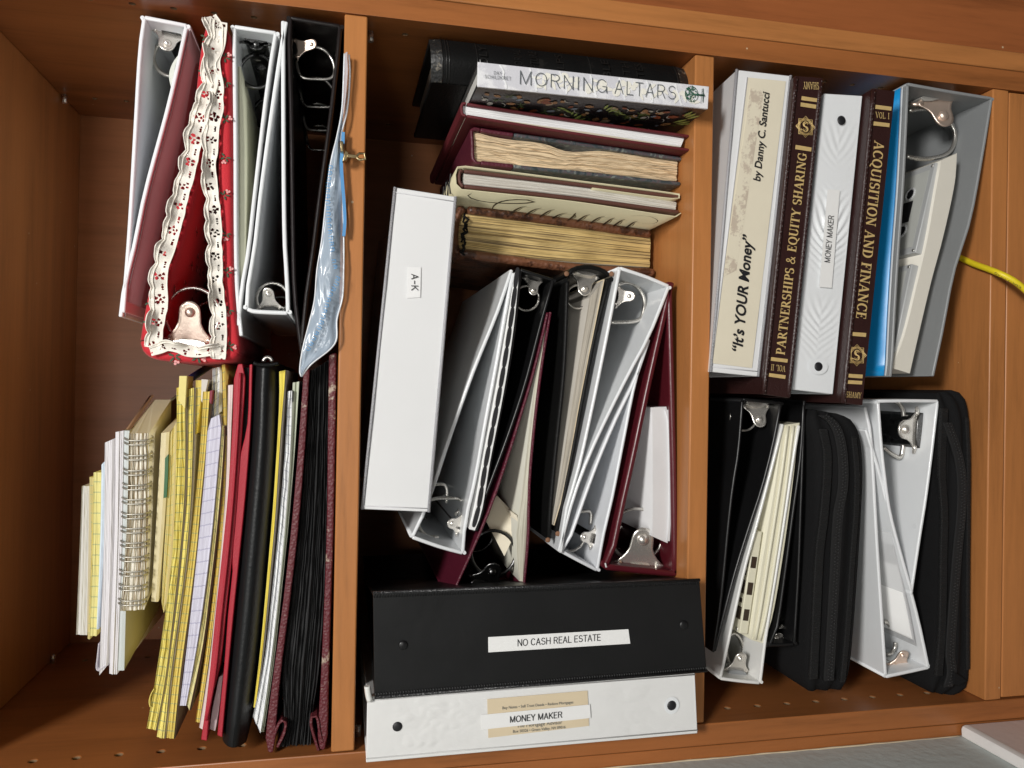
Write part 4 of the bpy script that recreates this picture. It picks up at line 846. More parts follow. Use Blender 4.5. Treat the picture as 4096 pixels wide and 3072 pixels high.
for s, word in ((.185, 'HOLY'), (.315, 'PICTORIAL'), (.375, 'SCRIPTURE'), (.475, 'HELPS'), (.655, 'BIBLE'), (.735, 'WITH'), (.79, 'NOTES')):
    st = mapquad(Q, s+.018, .88, .0105); en = mapquad(Q, s+.018, .10, .0105)
    V, F = sans(word, -.004); x0 = min(v[0] for v in V); x1 = max(v[0] for v in V); kk = []
    ex = (en-st)
    for v in V:
        t = (v[0]-x0)/(x1-x0); f = .88-.78*t; p = mapquad(Q, s+.018-v[1]/cap_height()*.03, f); kk.append(p+Vector((0, -.010*math.sin(math.pi*f)-.0024, 0)))
    i0 = k.add(kk)
    for f in F: k.face([i0+i for i in f])
T.part('embossed_lettering', k, emb, sp)
for s in (.04, .055, .065, .168, .235, .245, .60, .95): T.part('tooled_line', MB().tube([mapquad(Q, s, j/10)+Vector((0, -.010*math.sin(math.pi*j/10)-.0002, 0)) for j in range(11)], .0005, 6), emb, sp)
T.done()

# white-spined book with dark illustrated cover
T = Thing('illustrated_book', 'book with pale patterned spine reading MORNING ALTARS and dark seed-strewn cover', 'book', BK)
y = -.027; Q = UU([(4, 887, 389), (7, 224, 545), (7, 216, 687), (4, 885, 545)], y); NQ = quad_nrm(Q)
D = .165
spmat = worn('mottled_white_spine', (.62, .62, .66), (.76, .76, .78), .5, 40, .35, .05, 50, 'noise')
b = MB(); K = 4
sp = T.part('spine', MB().poly([p+Vector((0, .0005, 0)) for p in Q], (0, .0025, 0)), spmat, bevel=.0004)
dn = (Q[3]-Q[0]).normalized()
darkc = worn('dark_soil_print', (.018, .016, .017), (.035, .031, .032), .55, 60, .35, .06, 60, 'noise')
cu = T.part('cover', MB().poly([Q[0]+Vector((0, .0032, 0)), Q[1]+Vector((0, .0032, 0)), Q[1]+dn*.0028+Vector((0, .0032, 0)), Q[0]+dn*.0028+Vector((0, .0032, 0))], (0, D, 0)), darkc)
cl = T.part('cover', MB().poly([Q[3]+Vector((0, .0032, 0)), Q[2]+Vector((0, .0032, 0)), Q[2]-dn*.0028+Vector((0, .0032, 0)), Q[3]-dn*.0028+Vector((0, .0032, 0))], (0, D, 0)), darkc)
a, d, e, c = mapquad(Q, .012, .13), mapquad(Q, .985, .13), mapquad(Q, .985, .87), mapquad(Q, .012, .87)
T.part('page_block', MB().poly([v+Vector((0, .0035, 0)) for v in (a, d, e, c)], (0, D-.006, 0)), pages('white_leaves', (.72, .71, .68), (.5, .49, .46), 20, .2))
k = MB(); rr = random.Random(12); ex = (Q[1]-Q[0]).normalized(); ey = -dn
def oval(k, c, ax, ay, a, b_, ang, m=0, n=14, pointy=0.0):
    u = ax*math.cos(ang)+ay*math.sin(ang); v = -ax*math.sin(ang)+ay*math.cos(ang)
    k.face([k.add([c+u*(a*math.cos(t))+v*(b_*math.sin(t)*(1-pointy*abs(math.cos(t))))]) for t in [2*math.pi*j/n for j in range(n)]], None, m)
W_ = (Q[3]-Q[0]).length; LQ = (Q[1]-Q[0]).length; occ = []
def place(r_):
    for _ in range(60):
        s, t = rr.uniform(.02, .95), rr.uniform(.08, .92); p = (s*LQ, t*W_)
        if all(math.hypot(p[0]-o[0], p[1]-o[1]) > r_+o[2] for o in occ) : occ.append((p[0], p[1], r_)); return s, t
    return None
for i in range(44):
    r_ = rr.uniform(.0022, .0038); q = place(r_*.8)
    if not q or q[0] < .21: continue
    kind = rr.random()
    oval(k, mapquad(Q, min(.97, max(.03, q[0])), .5+(q[1]-.5)*.62, .00005+i*1e-6), ex, ey, r_*(1.0 if kind < .5 else 1.7), r_*(1.0 if kind < .5 else .55), rr.uniform(0, 3.14), 0, 16, .35 if kind > .5 else 0)
for i in range(7):
    s = .09+i*.125; p = [mapquad(Q, s+rr.uniform(-.006, .006)+.035*t, t, .0002) for t in (.04, .3, .55, .8, .96)]; p = catmull(p, 10); L1 = [q+ex*.0006*(1+.5*(j % 2)) for j, q in enumerate(p)]; R1 = [q-ex*.0006*(1+.5*(j % 2)) for j, q in enumerate(p)]; i0 = k.add([x for z in zip(L1, R1) for x in z]); [k.face([i0+2*j, i0+2*j+1, i0+2*j+3, i0+2*j+2], None, 1) for j in range(9)]
T.part('spine_print', k, [mk('pale_seed_print', (.80, .78, .70), .4, .1, 200), mk('white_twig_print', (.82, .83, .84), .4)], sp)
def onq(s0, t0, s1, t1): return mapquad(Q, s0, t0), mapquad(Q, s1, t1)
pts4 = lambda x, y_: (1700+x*1060/2212, 140+y_*1060/2212)
def P4(x, y_):  # point read off the close view of this spine
    u, v = pts4(x, y_); return U((4, (u-1350)*1.58, v*1.58), y)
for body, a_, b_, cap in (('DAY', (574, 330), (641, 335), 27), ('SCHILDKRET', (497, 361), (717, 379), 27), ('MORNING', (789, 411), (1518, 486), 112), ('ALTARS', (1579, 489), (2092, 540), 112)):
    T.part('title_lettering', text_mb(mono(body, .055 if cap > 50 else .10, .13), P4(*a_), P4(*b_), (P4(a_[0], a_[1]+cap)-P4(*a_)).length, Vector((0, -1, 0)), .0007, 1.0), ink_grey, sp)
# publisher's tree
k = MB(); tc = U((7, 118, 595), y-.0006); r_ = .0068; tg = mk('tree_green', (.02, .10, .06), .5)
for i in range(46):
    t = rr.uniform(0, 6.28); q = r_*math.sqrt(rr.random()); c_ = tc+ex*(q*math.cos(t)*.85-.001)+ey*(q*math.sin(t))
    oval(k, c_+Vector((0, -i*1e-6, 0)), ex, ey, .0011, .0004, rr.uniform(0, 3.14))
for j in range(24):
    a1, a2 = 2*math.pi*j/24, 2*math.pi*(j+1)/24
    k.tube([tc+ex*(r_*.9*math.cos(a1)-.001)+ey*(r_*1.0*math.sin(a1)), tc+ex*(r_*.9*math.cos(a2)-.001)+ey*(r_*1.0*math.sin(a2))], .00022, 4)
k.tube([tc-ex*.003, tc+ex*.011], [.0004, .0009], 5); k.tube([tc+ex*.0098-ey*.006, tc+ex*.0098+ey*.006], .0003, 4)
for sg in (-1, 1):
    for q in (.3, .6, .9): k.tube([tc+ex*(.004-.004*q), tc+ex*(-.003)+ey*(sg*.006*q)], .00025, 4)
T.part('emblem', k, tg, sp)
T.part('small_lettering', text_mb(sans('COUNTRYMAN', 0), U((7, 172, 655), y), U((7, 180, 565), y), .0011, Vector((0, -1, 0)), .0006, cap_height()), ink_grey, sp)
T.part('small_lettering', text_mb(sans('PRESS', 0), U((7, 186, 630), y), U((7, 190, 590), y), .0011, Vector((0, -1, 0)), .0006, cap_height()), ink_grey, sp)
# seeds, pods and sprigs printed on the lower cover
k = MB(); nl = dn; A0 = Q[3]+Vector((0, .0034, 0))+nl*.0003; ay = Vector((0, 1, 0)); i = 0
for _ in range(230):
    s, t = (.05+.90*rr.random())*LQ, rr.random()**1.2*.125+.010; c_ = A0+ex*s+ay*t+nl*(i*1.2e-6); i += 1; q = rr.random(); sc = rr.uniform(.6, 1.3)
    if q < .34: oval(k, c_, ex, ay, .0046*sc, .0032*sc, rr.uniform(0, 3.1), rr.choice([0, 0, 1, 5]), 12, .3)
    elif q < .42:
        an = rr.uniform(0, 3)
        for j in range(3): oval(k, c_+ex*.004*j+ay*.003*j+nl*.0001*j, ex, ay, .006*sc, .0017*sc, an+.2*j, 3, 12, .4)
    elif q < .62: 
        an = rr.choice([.1, .4, 2.9, 3.3]); p = [c_+nl*.00005*j+ex*(.0022*j*math.cos(an+.25*j))+ay*(.0022*j*math.sin(an+.25*j)) for j in range(5)]; L1 = [q_-ay*.0004+ex*.0003 for q_ in p]; R1 = [q_+ay*.0004-ex*.0003 for q_ in p]; i0 = k.add([x for z_ in zip(L1, R1) for x in z_]); [k.face([i0+2*j, i0+2*j+1, i0+2*j+3, i0+2*j+2], None, 4) for j in range(4)]
    elif q < .80:
        for j in range(7):
            an = rr.uniform(0, 6.28); oval(k, c_+nl*.00004*j+ex*(.003*math.cos(an))+ay*(.003*math.sin(an)), ex, ay, .0034, .0004, an, 2, 8)
    else: oval(k, c_, ex, ay, .0032*sc, .0022*sc, rr.uniform(0, 3.1), rr.choice([4, 6, 1, 0]), 12)
T.part('cover_print', k, [mk('pr_tan', (.40, .20, .08), .5, .3, 300), mk('pr_rust', (.30, .08, .03), .5, .3, 300), mk('pr_moss', (.10, .15, .035), .5, .3, 300), mk('pr_lime', (.36, .46, .12), .5, .3, 300), mk('pr_white', (.55, .54, .50), .5, .2, 300), mk('pr_pale', (.50, .36, .22), .5, .3, 300), mk('pr_blue', (.22, .27, .34), .5, .3, 300)], cl)
T.done()

def book_u(name, label, upper, head, lower, pgL, pgR, th, y0, depth, cm, pm, pinset=.004, cols=1, jit=0., wav=0., n=16, hm=None, group=BK, endn=None):
    T = Thing(name, label, 'book', group)
    A, Hd, B = UU(upper, y0), UU(head, y0), UU(lower, y0); ref = (A[0]+B[-1]+Hd[len(Hd)//2])/3
    a = T.part('cover', ribbon(A, th, ref, depth, n), cm, bevel=th*.42); b = T.part('cover', ribbon(B, th, ref, depth, n), cm, bevel=th*.42)
    s = T.part('spine', ribbon(Hd, th*.9, ref, depth, 10), hm or cm, bevel=th*.4)
    p = T.part('page_block', slab(UU(pgL, y0+pinset), UU(pgR, y0+pinset), depth-2*pinset, n, cols, jit, wav=wav), [pm, paper_cream])
    return T, a, b, s
# maroon cloth hardback
T, a, b, s = book_u('hardback', 'maroon cloth hardback with bright white pages, spine upward', [(7, 97, 850), (4, 1500, 750), (4, 820, 646)], [(4, 815, 645), (4, 792, 643), (4, 780, 655), (4, 776, 690), (4, 785, 728), (4, 812, 738)], [(4, 815, 740), (4, 1500, 850), (7, 97, 955)],
    [(4, 792, 662), (4, 1500, 760), (4, 2190, 876)], [(4, 790, 724), (4, 1500, 824), (4, 2170, 928)], .0026, .011, .235, maroon_cloth, pages('bright_white_leaves', (.84, .84, .84), (.66, .66, .67), 18, .14, stain=.0), cols=12, jit=.0006)
T.done()
# half-leather book with marbled boards
marb = bpy.data.materials.new('marbled_paper'); marb.use_nodes = True; nt = marb.node_tree; p = nt.nodes['Principled BSDF']
tc = ND(nt, 'ShaderNodeTexCoord'); n1 = ND(nt, 'ShaderNodeTexNoise', Scale=60.0, Detail=3.0, Distortion=3.5); nt.links.new(tc.outputs['Object'], n1.inputs['Vector'])
r = ND(nt, 'ShaderNodeValToRGB'); e = r.color_ramp.elements; e[0].position = .36; e[0].color = (.035, .045, .05, 1); e[1].position = .66; e[1].color = (.20, .22, .20, 1)
for q, c_ in ((.46, (.07, .09, .10)), (.52, (.11, .07, .08)), (.58, (.06, .075, .085))): k_ = e.new(q); k_.color = c_+(1,)
nt.links.new(n1.outputs[0], r.inputs[0]); nt.links.new(r.outputs[0], p.inputs['Base Color']); p.inputs['Roughness'].default_value = .45
T, a, b, s = book_u('old_book', 'old book with marbled boards, plum leather spine and wavy cream pages', [(4, 2178, 992), (4, 1600, 905), (4, 1115, 838)], [(4, 905, 806), (4, 860, 800), (4, 838, 812), (4, 842, 900), (4, 848, 1010), (4, 880, 1040), (4, 908, 1040)], [(4, 1112, 1062), (4, 1600, 1110), (4, 2170, 1172)],
    [(4, 862, 832), (4, 1050, 875), (4, 1300, 905), (4, 1450, 955), (4, 1700, 955), (4, 2148, 1015)], [(4, 850, 1022), (4, 1050, 1040), (4, 1200, 1075), (4, 1400, 1085), (4, 1550, 1082), (4, 1700, 1110), (4, 2144, 1142)], .0036, .0265, .215, marb,
    pages('deckle_cream_leaves', (.82, .64, .41), (.24, .17, .10), 44, .20, stain=.15), cols=22, jit=.0014, wav=.0008, n=26, hm=maroon_leather)
for P in ([(4, 1115, 838), (4, 1000, 822), (4, 905, 806)], [(4, 905, 1040), (4, 1000, 1050), (4, 1112, 1062)]):
    q = UU(P, .0262); T.part('leather_edge', ribbon(q, .0037, U((4, 1300, 950), .0265), .2155, 8), maroon_leather, bevel=.0012)
T.done()
# cream dust-jacket book
T, a, b, s = book_u('jacketed_book', 'brown hardback in a cream dust jacket lettered in black script', [(4, 2165, 1232), (4, 1500, 1150), (4, 800, 1068)], [(4, 795, 1068), (4, 772, 1072), (4, 762, 1100), (4, 764, 1150), (4, 790, 1186)], [(4, 800, 1186), (4, 1500, 1262), (4, 2160, 1348)],
    [(4, 796, 1088), (4, 1500, 1170), (4, 2142, 1276)], [(4, 790, 1176), (4, 1500, 1250), (4, 2136, 1342)], .0032, .0245, .25, mk('brown_boards', (.10, .035, .025), .6, .1, 60, .4, 900), pages('ivory_leaves', (.68, .66, .60), (.42, .38, .33), 22, .3, stain=.1), cols=18, jit=.001)
jk = mk('cream_dust_jacket', (.62, .57, .38), .42, .05, 20)
JP = [(4, 1610, 1190), (4, 2100, 1255), (4, 2172, 1252), (4, 2182, 1240), (4, 2165, 1224), (4, 1500, 1136), (4, 800, 1046), (4, 765, 1046), (4, 748, 1070), (4, 744, 1140), (4, 760, 1192), (4, 800, 1200), (4, 1500, 1277), (4, 2150, 1372), (4, 2174, 1362), (4, 2172, 1348)]
j = T.part('dust_jacket', ribbon(UU(JP, .0228), .0007, U((4, 1500, 1200), .0228), .253, 70), jk)
# script on the jacket's lower face: a plane running back from its front edge
e0, e1 = U((4, 765, 1204), .0228), U((4, 2165, 1378), .0228); jx = (e1-e0); jl = jx.length; jx.normalize(); jn = Vector((-jx.z, 0, jx.x)); jn = jn if jn.x < 0 else -jn
JY = Vector((0, 1, 0))
def onj(px, py):
    """where the line of sight through a point of the picture meets the jacket's lower face"""
    u, v = 1800+px*1000/2212, 700+py*1000/2212; d = RR*((u-2048)/FOC)+RD*((v-1536)/FOC)+RF
    c0 = e0+jn*.0009; t = (c0-CAM).dot(jn)/d.dot(jn); return CAM+d*t
k = MB()
def pen(pts, w0, w1=None):
    P = catmull([onj(*q) for q in pts], 18); w1 = w0 if w1 is None else w1; L_, R_ = [], []
    for i, q in enumerate(P):
        t = (P[min(i+1, 17)]-P[max(i-1, 0)]).normalized(); v = jn.cross(t); w_ = (w0+(w1-w0)*math.sin(math.pi*i/17))
        L_.append(q+v*w_); R_.append(q-v*w_)
    i0 = k.add([x for z in zip(L_, R_) for x in z])
    for i in range(17): k.face([i0+2*i, i0+2*i+1, i0+2*i+3, i0+2*i+2])
pen([(190, 163), (160, 175), (175, 200), (260, 228), (380, 245), (520, 252), (660, 250), (745, 238), (720, 225), (620, 218), (520, 222), (440, 240), (390, 270), (370, 310)], .0003, .0018)
for x0, y0_, dx in ((590, 275, 90), (720, 292, 90), (850, 305, 75), (940, 335, 100), (1095, 335, 20), (1170, 350, 70), (1290, 365, 80), (1400, 380, 60), (1490, 392, 60), (1600, 408, 60)):
    pen([(x0+dx, y0_), (x0+dx*.45, y0_+10), (x0-5, y0_+32), (x0-60, y0_+70)], .0004, .0013)
    pen([(x0-60, y0_+70), (x0+15, y0_+38), (x0+dx*.7, y0_+12), (x0+dx*1.35, y0_+14)], .0002, .0005)
pen([(1700, 432), (1780, 432), (1835, 415), (1830, 395), (1770, 368), (1690, 360), (1600, 362)], .0002, .0004)
T.part('script_lettering', k, ink, j)
k = MB(); f0 = UU([(4, 744, 1140), (4, 760, 1192)], .0228); sx_ = (f0[0]-f0[1]).normalized()
for i, (yy, s_) in enumerate(((.03, 1), (.045, -1), (.06, 1), (.078, 1), (.095, -1))):
    c_ = U((4, 746, 1120), .0228)+Vector((0, yy, .0008)); k.tube([c_+Vector((.010, -.004*s_, 0)), c_+Vector((.003, .004*s_, .0)), c_+Vector((-.008, -.002*s_, 0))], .0007, 5)
T.part('script_lettering', k, ink, j)
T.done()
# leather photo album with gilt pages
T, a, b, s = book_u('leather_album', 'tooled brown leather album with thick gilt-edged pages', [(4, 1992, 1450), (4, 1500, 1380), (4, 825, 1290)], [(4, 800, 1290), (4, 762, 1308), (4, 728, 1380), (4, 718, 1480), (4, 722, 1560), (4, 742, 1612)], [(4, 760, 1622), (4, 1500, 1716), (5, 2012, 168)],
    [(4, 745, 1342), (4, 1300, 1408), (4, 1978, 1500)], [(4, 738, 1568), (4, 1300, 1640), (5, 1974, 108)], .0085, .080, .22, tooled, pages('gilt_leaves', (.68, .50, .21), (.15, .10, .045), 30, .16, stain=.45, rough=.5, metal=.1), cols=13, jit=.0014, n=20)
k = MB(); h0, h1 = U((4, 812, 1352), .079), U((4, 790, 1572), .079); rr = random.Random(5)
for i in range(15):
    p = h0.lerp(h1, i/14); k.tube([p+Vector((rr.uniform(-.001, .001), 0, rr.uniform(-.0025, .0025))), p+Vector((-.003, -.0006, rr.uniform(-.003, .003))), p+Vector((-.006, 0, rr.uniform(-.0025, .0025)))], .0011, 6)
T.part('headband', k, black_leather)
T.done()

# ------------------------------------------------------------------ binders with the spine to the room
RB = 'ring binders in the bookcase'
def spine_binder(name, label, Qp, y0, depth, mat, th=.0032, weld=True, yR=None, group=RB, weldmat=None, cov=.0, sides=(1, 1), wave=None, conv=.018, cshift=Vector((0, 0, 0))):
    T = Thing(name, label, 'binder', group)
    Q = [U(p, y0 if (yR is None or i in (0, 3)) else yR) for i, p in enumerate(Qp)]
    n = quad_nrm(Q); ex = (Q[1]-Q[0]).normalized(); ey = (Q[3]-Q[0]).normalized()
    b = MB(); NX, NY = ((30, 220) if abs((Q[3]-Q[0]).length) > abs((Q[1]-Q[0]).length) else (220, 60)) if wave else (28, 10); g = []
    from mathutils import noise
    for i in range(NX+1):
        row = []
        for j in range(NY+1):
            s, t = i/NX, j/NY; p = mapquad(Q, s, t)
            if 0 < i < NX and 0 < j < NY:
                q = noise.noise(p*18)*.0007
                if wave: q += wave(s, t)
                p = p+n*q
            row.append(b.add([p]))
        g.append(row)
    for i in range(NX):
        for j in range(NY): b.face([g[i][j], g[i+1][j], g[i+1][j+1], g[i][j+1]], None, 0, True)
    i0 = b.add([p-n*th for p in Q]); b.face([i0, i0+1, i0+2, i0+3])
    for c, d, edge in ((0, 1, [g[i][0] for i in range(NX+1)]), (1, 2, g[NX]), (2, 3, [g[i][NY] for i in range(NX, -1, -1)]), (3, 0, list(reversed(g[0])))): b.face(list(edge)+[i0+d, i0+c])
    sp = T.part('spine', b, mat, bevel=.0007)
    tall = (Q[3]-Q[0]).length > (Q[1]-Q[0]).length
    for a, c, inw in (((Q[0], Q[3], ex), (Q[1], Q[2], -ex)) if tall else ((Q[0], Q[1], ey), (Q[3], Q[2], -ey))):
        a2, c2 = a-n*(th*.8)+inw*.0004, c-n*(th*.8)+inw*.0004
        T.part('cover', MB().poly([a2, c2, c2+inw*th, a2+inw*th], Vector((0, depth, 0))+inw*conv+cshift), mat, bevel=.0008)
        if weld:
            T.part('weld_rib', MB().tube([a+n*.0002, c+n*.0002], .0014, 8), weldmat or mat, sp)
    return T, sp, Q, n, ex, ey
def rivet(T, sp, p, px, Y, n, mat=ink, ring=None, h=.0012):
    c = U(p, Y); r = (U((p[0], p[1]+px, p[2]), Y)-c).length
    if ring:
        k = MB(); oval(k, c+n*.0007, Vector((0, 0, -1)), Vector((1, 0, 0)), r*ring[0], r*ring[1], 0, 0, 24); T.part('rivet_seat', k, white_vinyl, sp)
    T.part('rivet', MB().dome(c+n*.0008, n, r, h), mat, sp)
def label(T, sp, ps, Y, mat=paper_white, name='spine_label', lift=.0009, n=None):
    P = [U(p, Y)+Vector((0, -lift, 0)) for p in ps]
    return T.part(name, MB().poly(P, (0, .00025, 0)), mat, sp)

# A-K binder lying on top of the leaning ones
T, sp, Q, n, ex, ey = spine_binder('ring_binder', 'large white binder labelled A-K lying on top of the wedged binders', [(4, 364, 1184), (4, 746, 1243), (5, 576, 1656), (5, 157, 1638)], .008, .255, clear_white, conv=.05, weldmat=mk('clear_weld', (.40, .40, .42), .3, bump=1, bs=900))
label(T, sp, [(5, 443, 108), (5, 527, 110), (5, 523, 300), (5, 437, 305)], .008, mk('white_label', (.80, .80, .80), .5, .02))
T.part('lettering', textp('A-K', (5, 466, 152), (5, 466, 258), 42, .008, .0018, 'mono', wt=.11), ink, sp)
k = MB(); rr = random.Random(8)
for (x, yy, w_, h_) in ((385, 290, 40, 30), (380, 345, 42, 40), (385, 400, 38, 28), (440, 500, 28, 45), (500, 500, 30, 60), (430, 560, 22, 50), (505, 555, 25, 45), (400, 610, 160, 20), (370, 650, 60, 110), (520, 640, 60, 160), (400, 770, 120, 50)):
    for q in range(9):
        a = (5, x+rr.uniform(0, w_), yy+rr.uniform(0, h_)); k.add([]); P0 = U(a, .008)+Vector((0, -.00075, 0)); oval(k, P0+Vector((0, -q*2e-6, 0)), Vector((0, 0, -1)), Vector((1, 0, 0)), rr.uniform(.0004, .0013), rr.uniform(.0003, .0009), rr.uniform(0, 3))
k = MB()
for pts in ([(505, 1055), (520, 1100), (505, 1130), (520, 1165)], [(490, 1215), (475, 1240), (495, 1290)], [(465, 1340), (475, 1390)], [(420, 1210), (450, 1230), (425, 1260)]): k.tube([p+Vector((0, -.0012, 0)) for p in catmull(UU([(5, x, yy) for x, yy in pts], .008), 30)], .0003, 4)
T.part('pocket_edge', MB().tube(UU([(4, 366, 1215), (4, 744, 1274)], .0072), .0004, 5).tube(UU([(5, 160, 1618), (5, 577, 1634)], .0072), .0004, 5), mk('pocket_weld', (.66, .66, .68), .25), sp)
T.done()

# ------------------------------------------------------------------ middle shelf, wedged binders
T = binder('ring_binder', 'white binder with grey-blue inside half hidden under the A-K binder', [(5, 1092, 120), (5, 1000, 390), (5, 850, 760), (5, 700, 1180), (5, 600, 1480), (6, 500, 130), (6, 458, 205)], [(6, 458, 208), (6, 640, 272), (6, 800, 316)],
    [(6, 803, 316), (6, 822, 100), (5, 882, 1450), (5, 945, 1100), (5, 1020, 700), (5, 1085, 330), (5, 1122, 146)], .034, .285, .0032, white_vinyl)
mp = mechanism(T, (6, 778, 130), (6, 706, 112), 125, .034, .285, nickel, black_vinyl, [[(6, 640, 200), (6, 560, 190), (6, 510, 120), (6, 505, 40), (5, 580, 1580), (5, 770, 1572), (5, 795, 1610), (6, 782, 20), (6, 740, 60)]], .0018, down=.006)
T.part('ring', MB().tube(catmull(UU([(5, 590, 1488), (5, 670, 1480), (5, 690, 1510), (5, 688, 1600)], .074), 14), .0016, 8), steel, mp)
T.done()
T = binder('ring_binder', 'black binder with a white strip of black ovals along its cover edge', [(6, 868, 160), (5, 905, 1659), (5, 955, 1350), (5, 1045, 900), (5, 1110, 500), (5, 1148, 118)], [(5, 1150, 112), (5, 1378, 182)],
    [(5, 1378, 182), (5, 1302, 450), (5, 1197, 850), (5, 1088, 1180), (5, 988, 1450), (5, 918, 1640), (6, 872, 172)], .034, .285, .0030, black_vinyl, bevel=.001)
mechanism(T, (5, 1250, 180), (5, 1238, 275), 112, .034, .285, nickel, black_vinyl, [circ(5, 1195, 305, 78)], .0012, first=.02)
L_ = UU([(5, 1124, 140), (5, 1070, 500), (5, 1003, 900), (5, 918, 1350), (5, 868, 1640), (6, 834, 150)], .0325); R_ = UU([(5, 1150, 125), (5, 1112, 500), (5, 1050, 900), (5, 962, 1350), (5, 910, 1659), (6, 868, 158)], .0325)
st = T.part('patterned_strip', slab(L_, R_, .27, 24), paper_white)
k = MB(); LL, RRr = catmull(L_, 40), catmull(R_, 40)
for i in range(1, 40, 3):
    c = LL[i].lerp(RRr[i], .42)+Vector((0, -.0004, 0)); t = (LL[min(39, i+1)]-LL[i-1]).normalized(); v = Vector((0, -1, 0)).cross(t)
    N = 20; k.face([k.add([c+t*(.0096*(abs(math.cos(a))**.7*(1 if math.cos(a) > 0 else -1)))+v*(.0021*(abs(math.sin(a))**.6*(1 if math.sin(a) > 0 else -1)))]) for a in [2*math.pi*j/N for j in range(N)]])
T.part('oval_print', k, ink, st)
T.done()
T = binder('ring_binder', 'maroon binder holding cream sheets, spine down behind the black one', [(5, 1322, 392), (5, 1285, 560), (5, 1225, 800), (5, 1165, 1000), (5, 1075, 1290), (5, 965, 1610), (6, 855, 260), (6, 742, 510), (6, 700, 610)], [(6, 700, 612), (6, 1178, 580)],
    [(6, 1182, 580), (6, 1215, 200), (5, 1222, 1500), (5, 1250, 1150), (5, 1300, 740), (5, 1356, 392)], .034, .285, .0024, worn('plum_binder_cloth', (.095, .008, .022), (.15, .03, .045), .6, 90, .45, .5, 900), bevel=.0009)
mechanism(T, (6, 950, 500), (6, 998, 385), 215, .034, .285, gun, gun, [circ(6, 985, 300, 142)], .0017, first=.02)
sheet(T, 'paper', [(5, 1300, 480), (5, 1240, 900), (5, 1170, 1500), (6, 1130, 200), (6, 1150, 480)], [(5, 1318, 480), (5, 1272, 900), (5, 1218, 1500), (6, 1195, 200), (6, 1178, 480)], .037, .22, [pages('cream_sheet_stack', (.60, .58, .48), (.40, .38, .30), 8, .25), mk('grey_cream_sheets', (.56, .55, .47), .6, .06, 20, .15, 50, stretch=(1, 1, .2))], 4, .001)
fs = [U((6, 925, 70), .075), U((6, 1010, -60), .085), U((6, 1125, 60), .07), U((6, 1140, 140), .058), U((6, 1055, 320), .05)]
T.part('folded_paper', MB().poly(fs, (.0006, .0004, .0004)), paper_cream)
sheet(T, 'paper', [(6, 1128, 60), (6, 1160, 200), (6, 1162, 380)], [(6, 1134, 60), (6, 1168, 200), (6, 1168, 380)], .038, .15, paper_cream)
T.done()
T = binder('leather_binder', 'black leather binder with a rounded spine and scuffed corners', [(6, 1325, 218), (5, 1335, 1620), (5, 1370, 1250), (5, 1420, 750), (5, 1442, 180)], [(5, 1442, 160), (5, 1475, 115), (5, 1530, 95), (5, 1600, 92), (5, 1660, 105), (5, 1710, 130), (5, 1738, 160)],
    [(5, 1738, 170), (5, 1640, 560), (5, 1555, 1000), (5, 1470, 1450), (6, 1400, 175)], .030, .285, .0042, black_leather, bevel=.0018)
mechanism(T, (5, 1580, 150), (5, 1562, 275), 165, .030, .285, nickel, nickel, [circ(5, 1520, 295, 74)], .0012, first=.02)
sheet(T, 'paper', [(5, 1595, 300), (5, 1545, 600), (5, 1478, 1000), (5, 1398, 1500), (6, 1352, 120)], [(5, 1680, 190), (5, 1596, 600), (5, 1518, 1000), (5, 1430, 1500), (6, 1366, 120)], .031, .22, [pages('lined_cream_sheets', (.46, .42, .35), (.26, .23, .19), 9, .3), mk('lined_sheet', (.44, .41, .36), .6)], 5, .001)
sheet(T, 'paper', [(5, 1680, 185), (5, 1596, 600), (5, 1518, 1000), (5, 1430, 1500), (6, 1366, 125)], [(5, 1688, 185), (5, 1604, 600), (5, 1525, 1000), (5, 1437, 1500), (6, 1371, 125)], .031, .23, paper_tan)
for p in ((5, 1448, 150), (5, 1732, 150), (6, 1330, 218), (6, 1392, 178)):
    T.part('scuffed_corner', MB().dome(U(p, .0292), (0, -1, 0), .0024, .0012), mk('raw_leather', (.22, .11, .06), .8, .3, 300))
T.done()
T = binder('ring_binder', 'white binder with spine up and a silver lever next to the leather one', [(6, 1402, 300), (5, 1440, 1640), (5, 1510, 1400), (5, 1600, 1000), (5, 1690, 560), (5, 1778, 102)], [(5, 1780, 100), (5, 1960, 160), (5, 2108, 222)],
    [(5, 2108, 226), (5, 1980, 545), (5, 1850, 790), (5, 1720, 1050), (5, 1600, 1310), (5, 1500, 1580), (6, 1412, 296)], .022, .285, .0032, white_vinyl)
mechanism(T, (5, 1785, 285), (5, 1872, 292), 118, .022, .285, nickel, black_vinyl, [[(5, 1768, 225), (5, 1800, 208), (5, 1850, 208), (5, 1900, 240), (5, 1935, 300), (5, 1938, 360), (5, 1918, 430), (5, 1870, 452), (5, 1725, 458)]], .0020, down=.005)
T.done()
T = binder('ring_binder', 'white binder with spine down and black ring plate beside the maroon one', [(5, 1962, 560), (5, 1880, 800), (5, 1755, 1060), (5, 1640, 1330), (5, 1540, 1600), (6, 1455, 220), (6, 1405, 292)], [(6, 1405, 296), (6, 1520, 358), (6, 1648, 424)],
    [(6, 1652, 422), (6, 1690, 200), (5, 1745, 1580), (5, 1820, 1200), (5, 1890, 850), (5, 1970, 565)], .026, .285, .0030, white_vinyl_b)
mp = mechanism(T, (6, 1630, 215), (6, 1548, 198), 118, .026, .285, nickel, black_vinyl, [[(6, 1425, 278), (6, 1450, 288), (6, 1490, 285), (6, 1530, 262), (6, 1560, 220)]], .0016, down=.006)
T.part('ring', MB().tube(catmull(UU([(6, 1525, 42), (6, 1588, 36), (6, 1602, 55), (6, 1598, 120)], .06), 14), .0018, 8), steel, mp)
T.done()
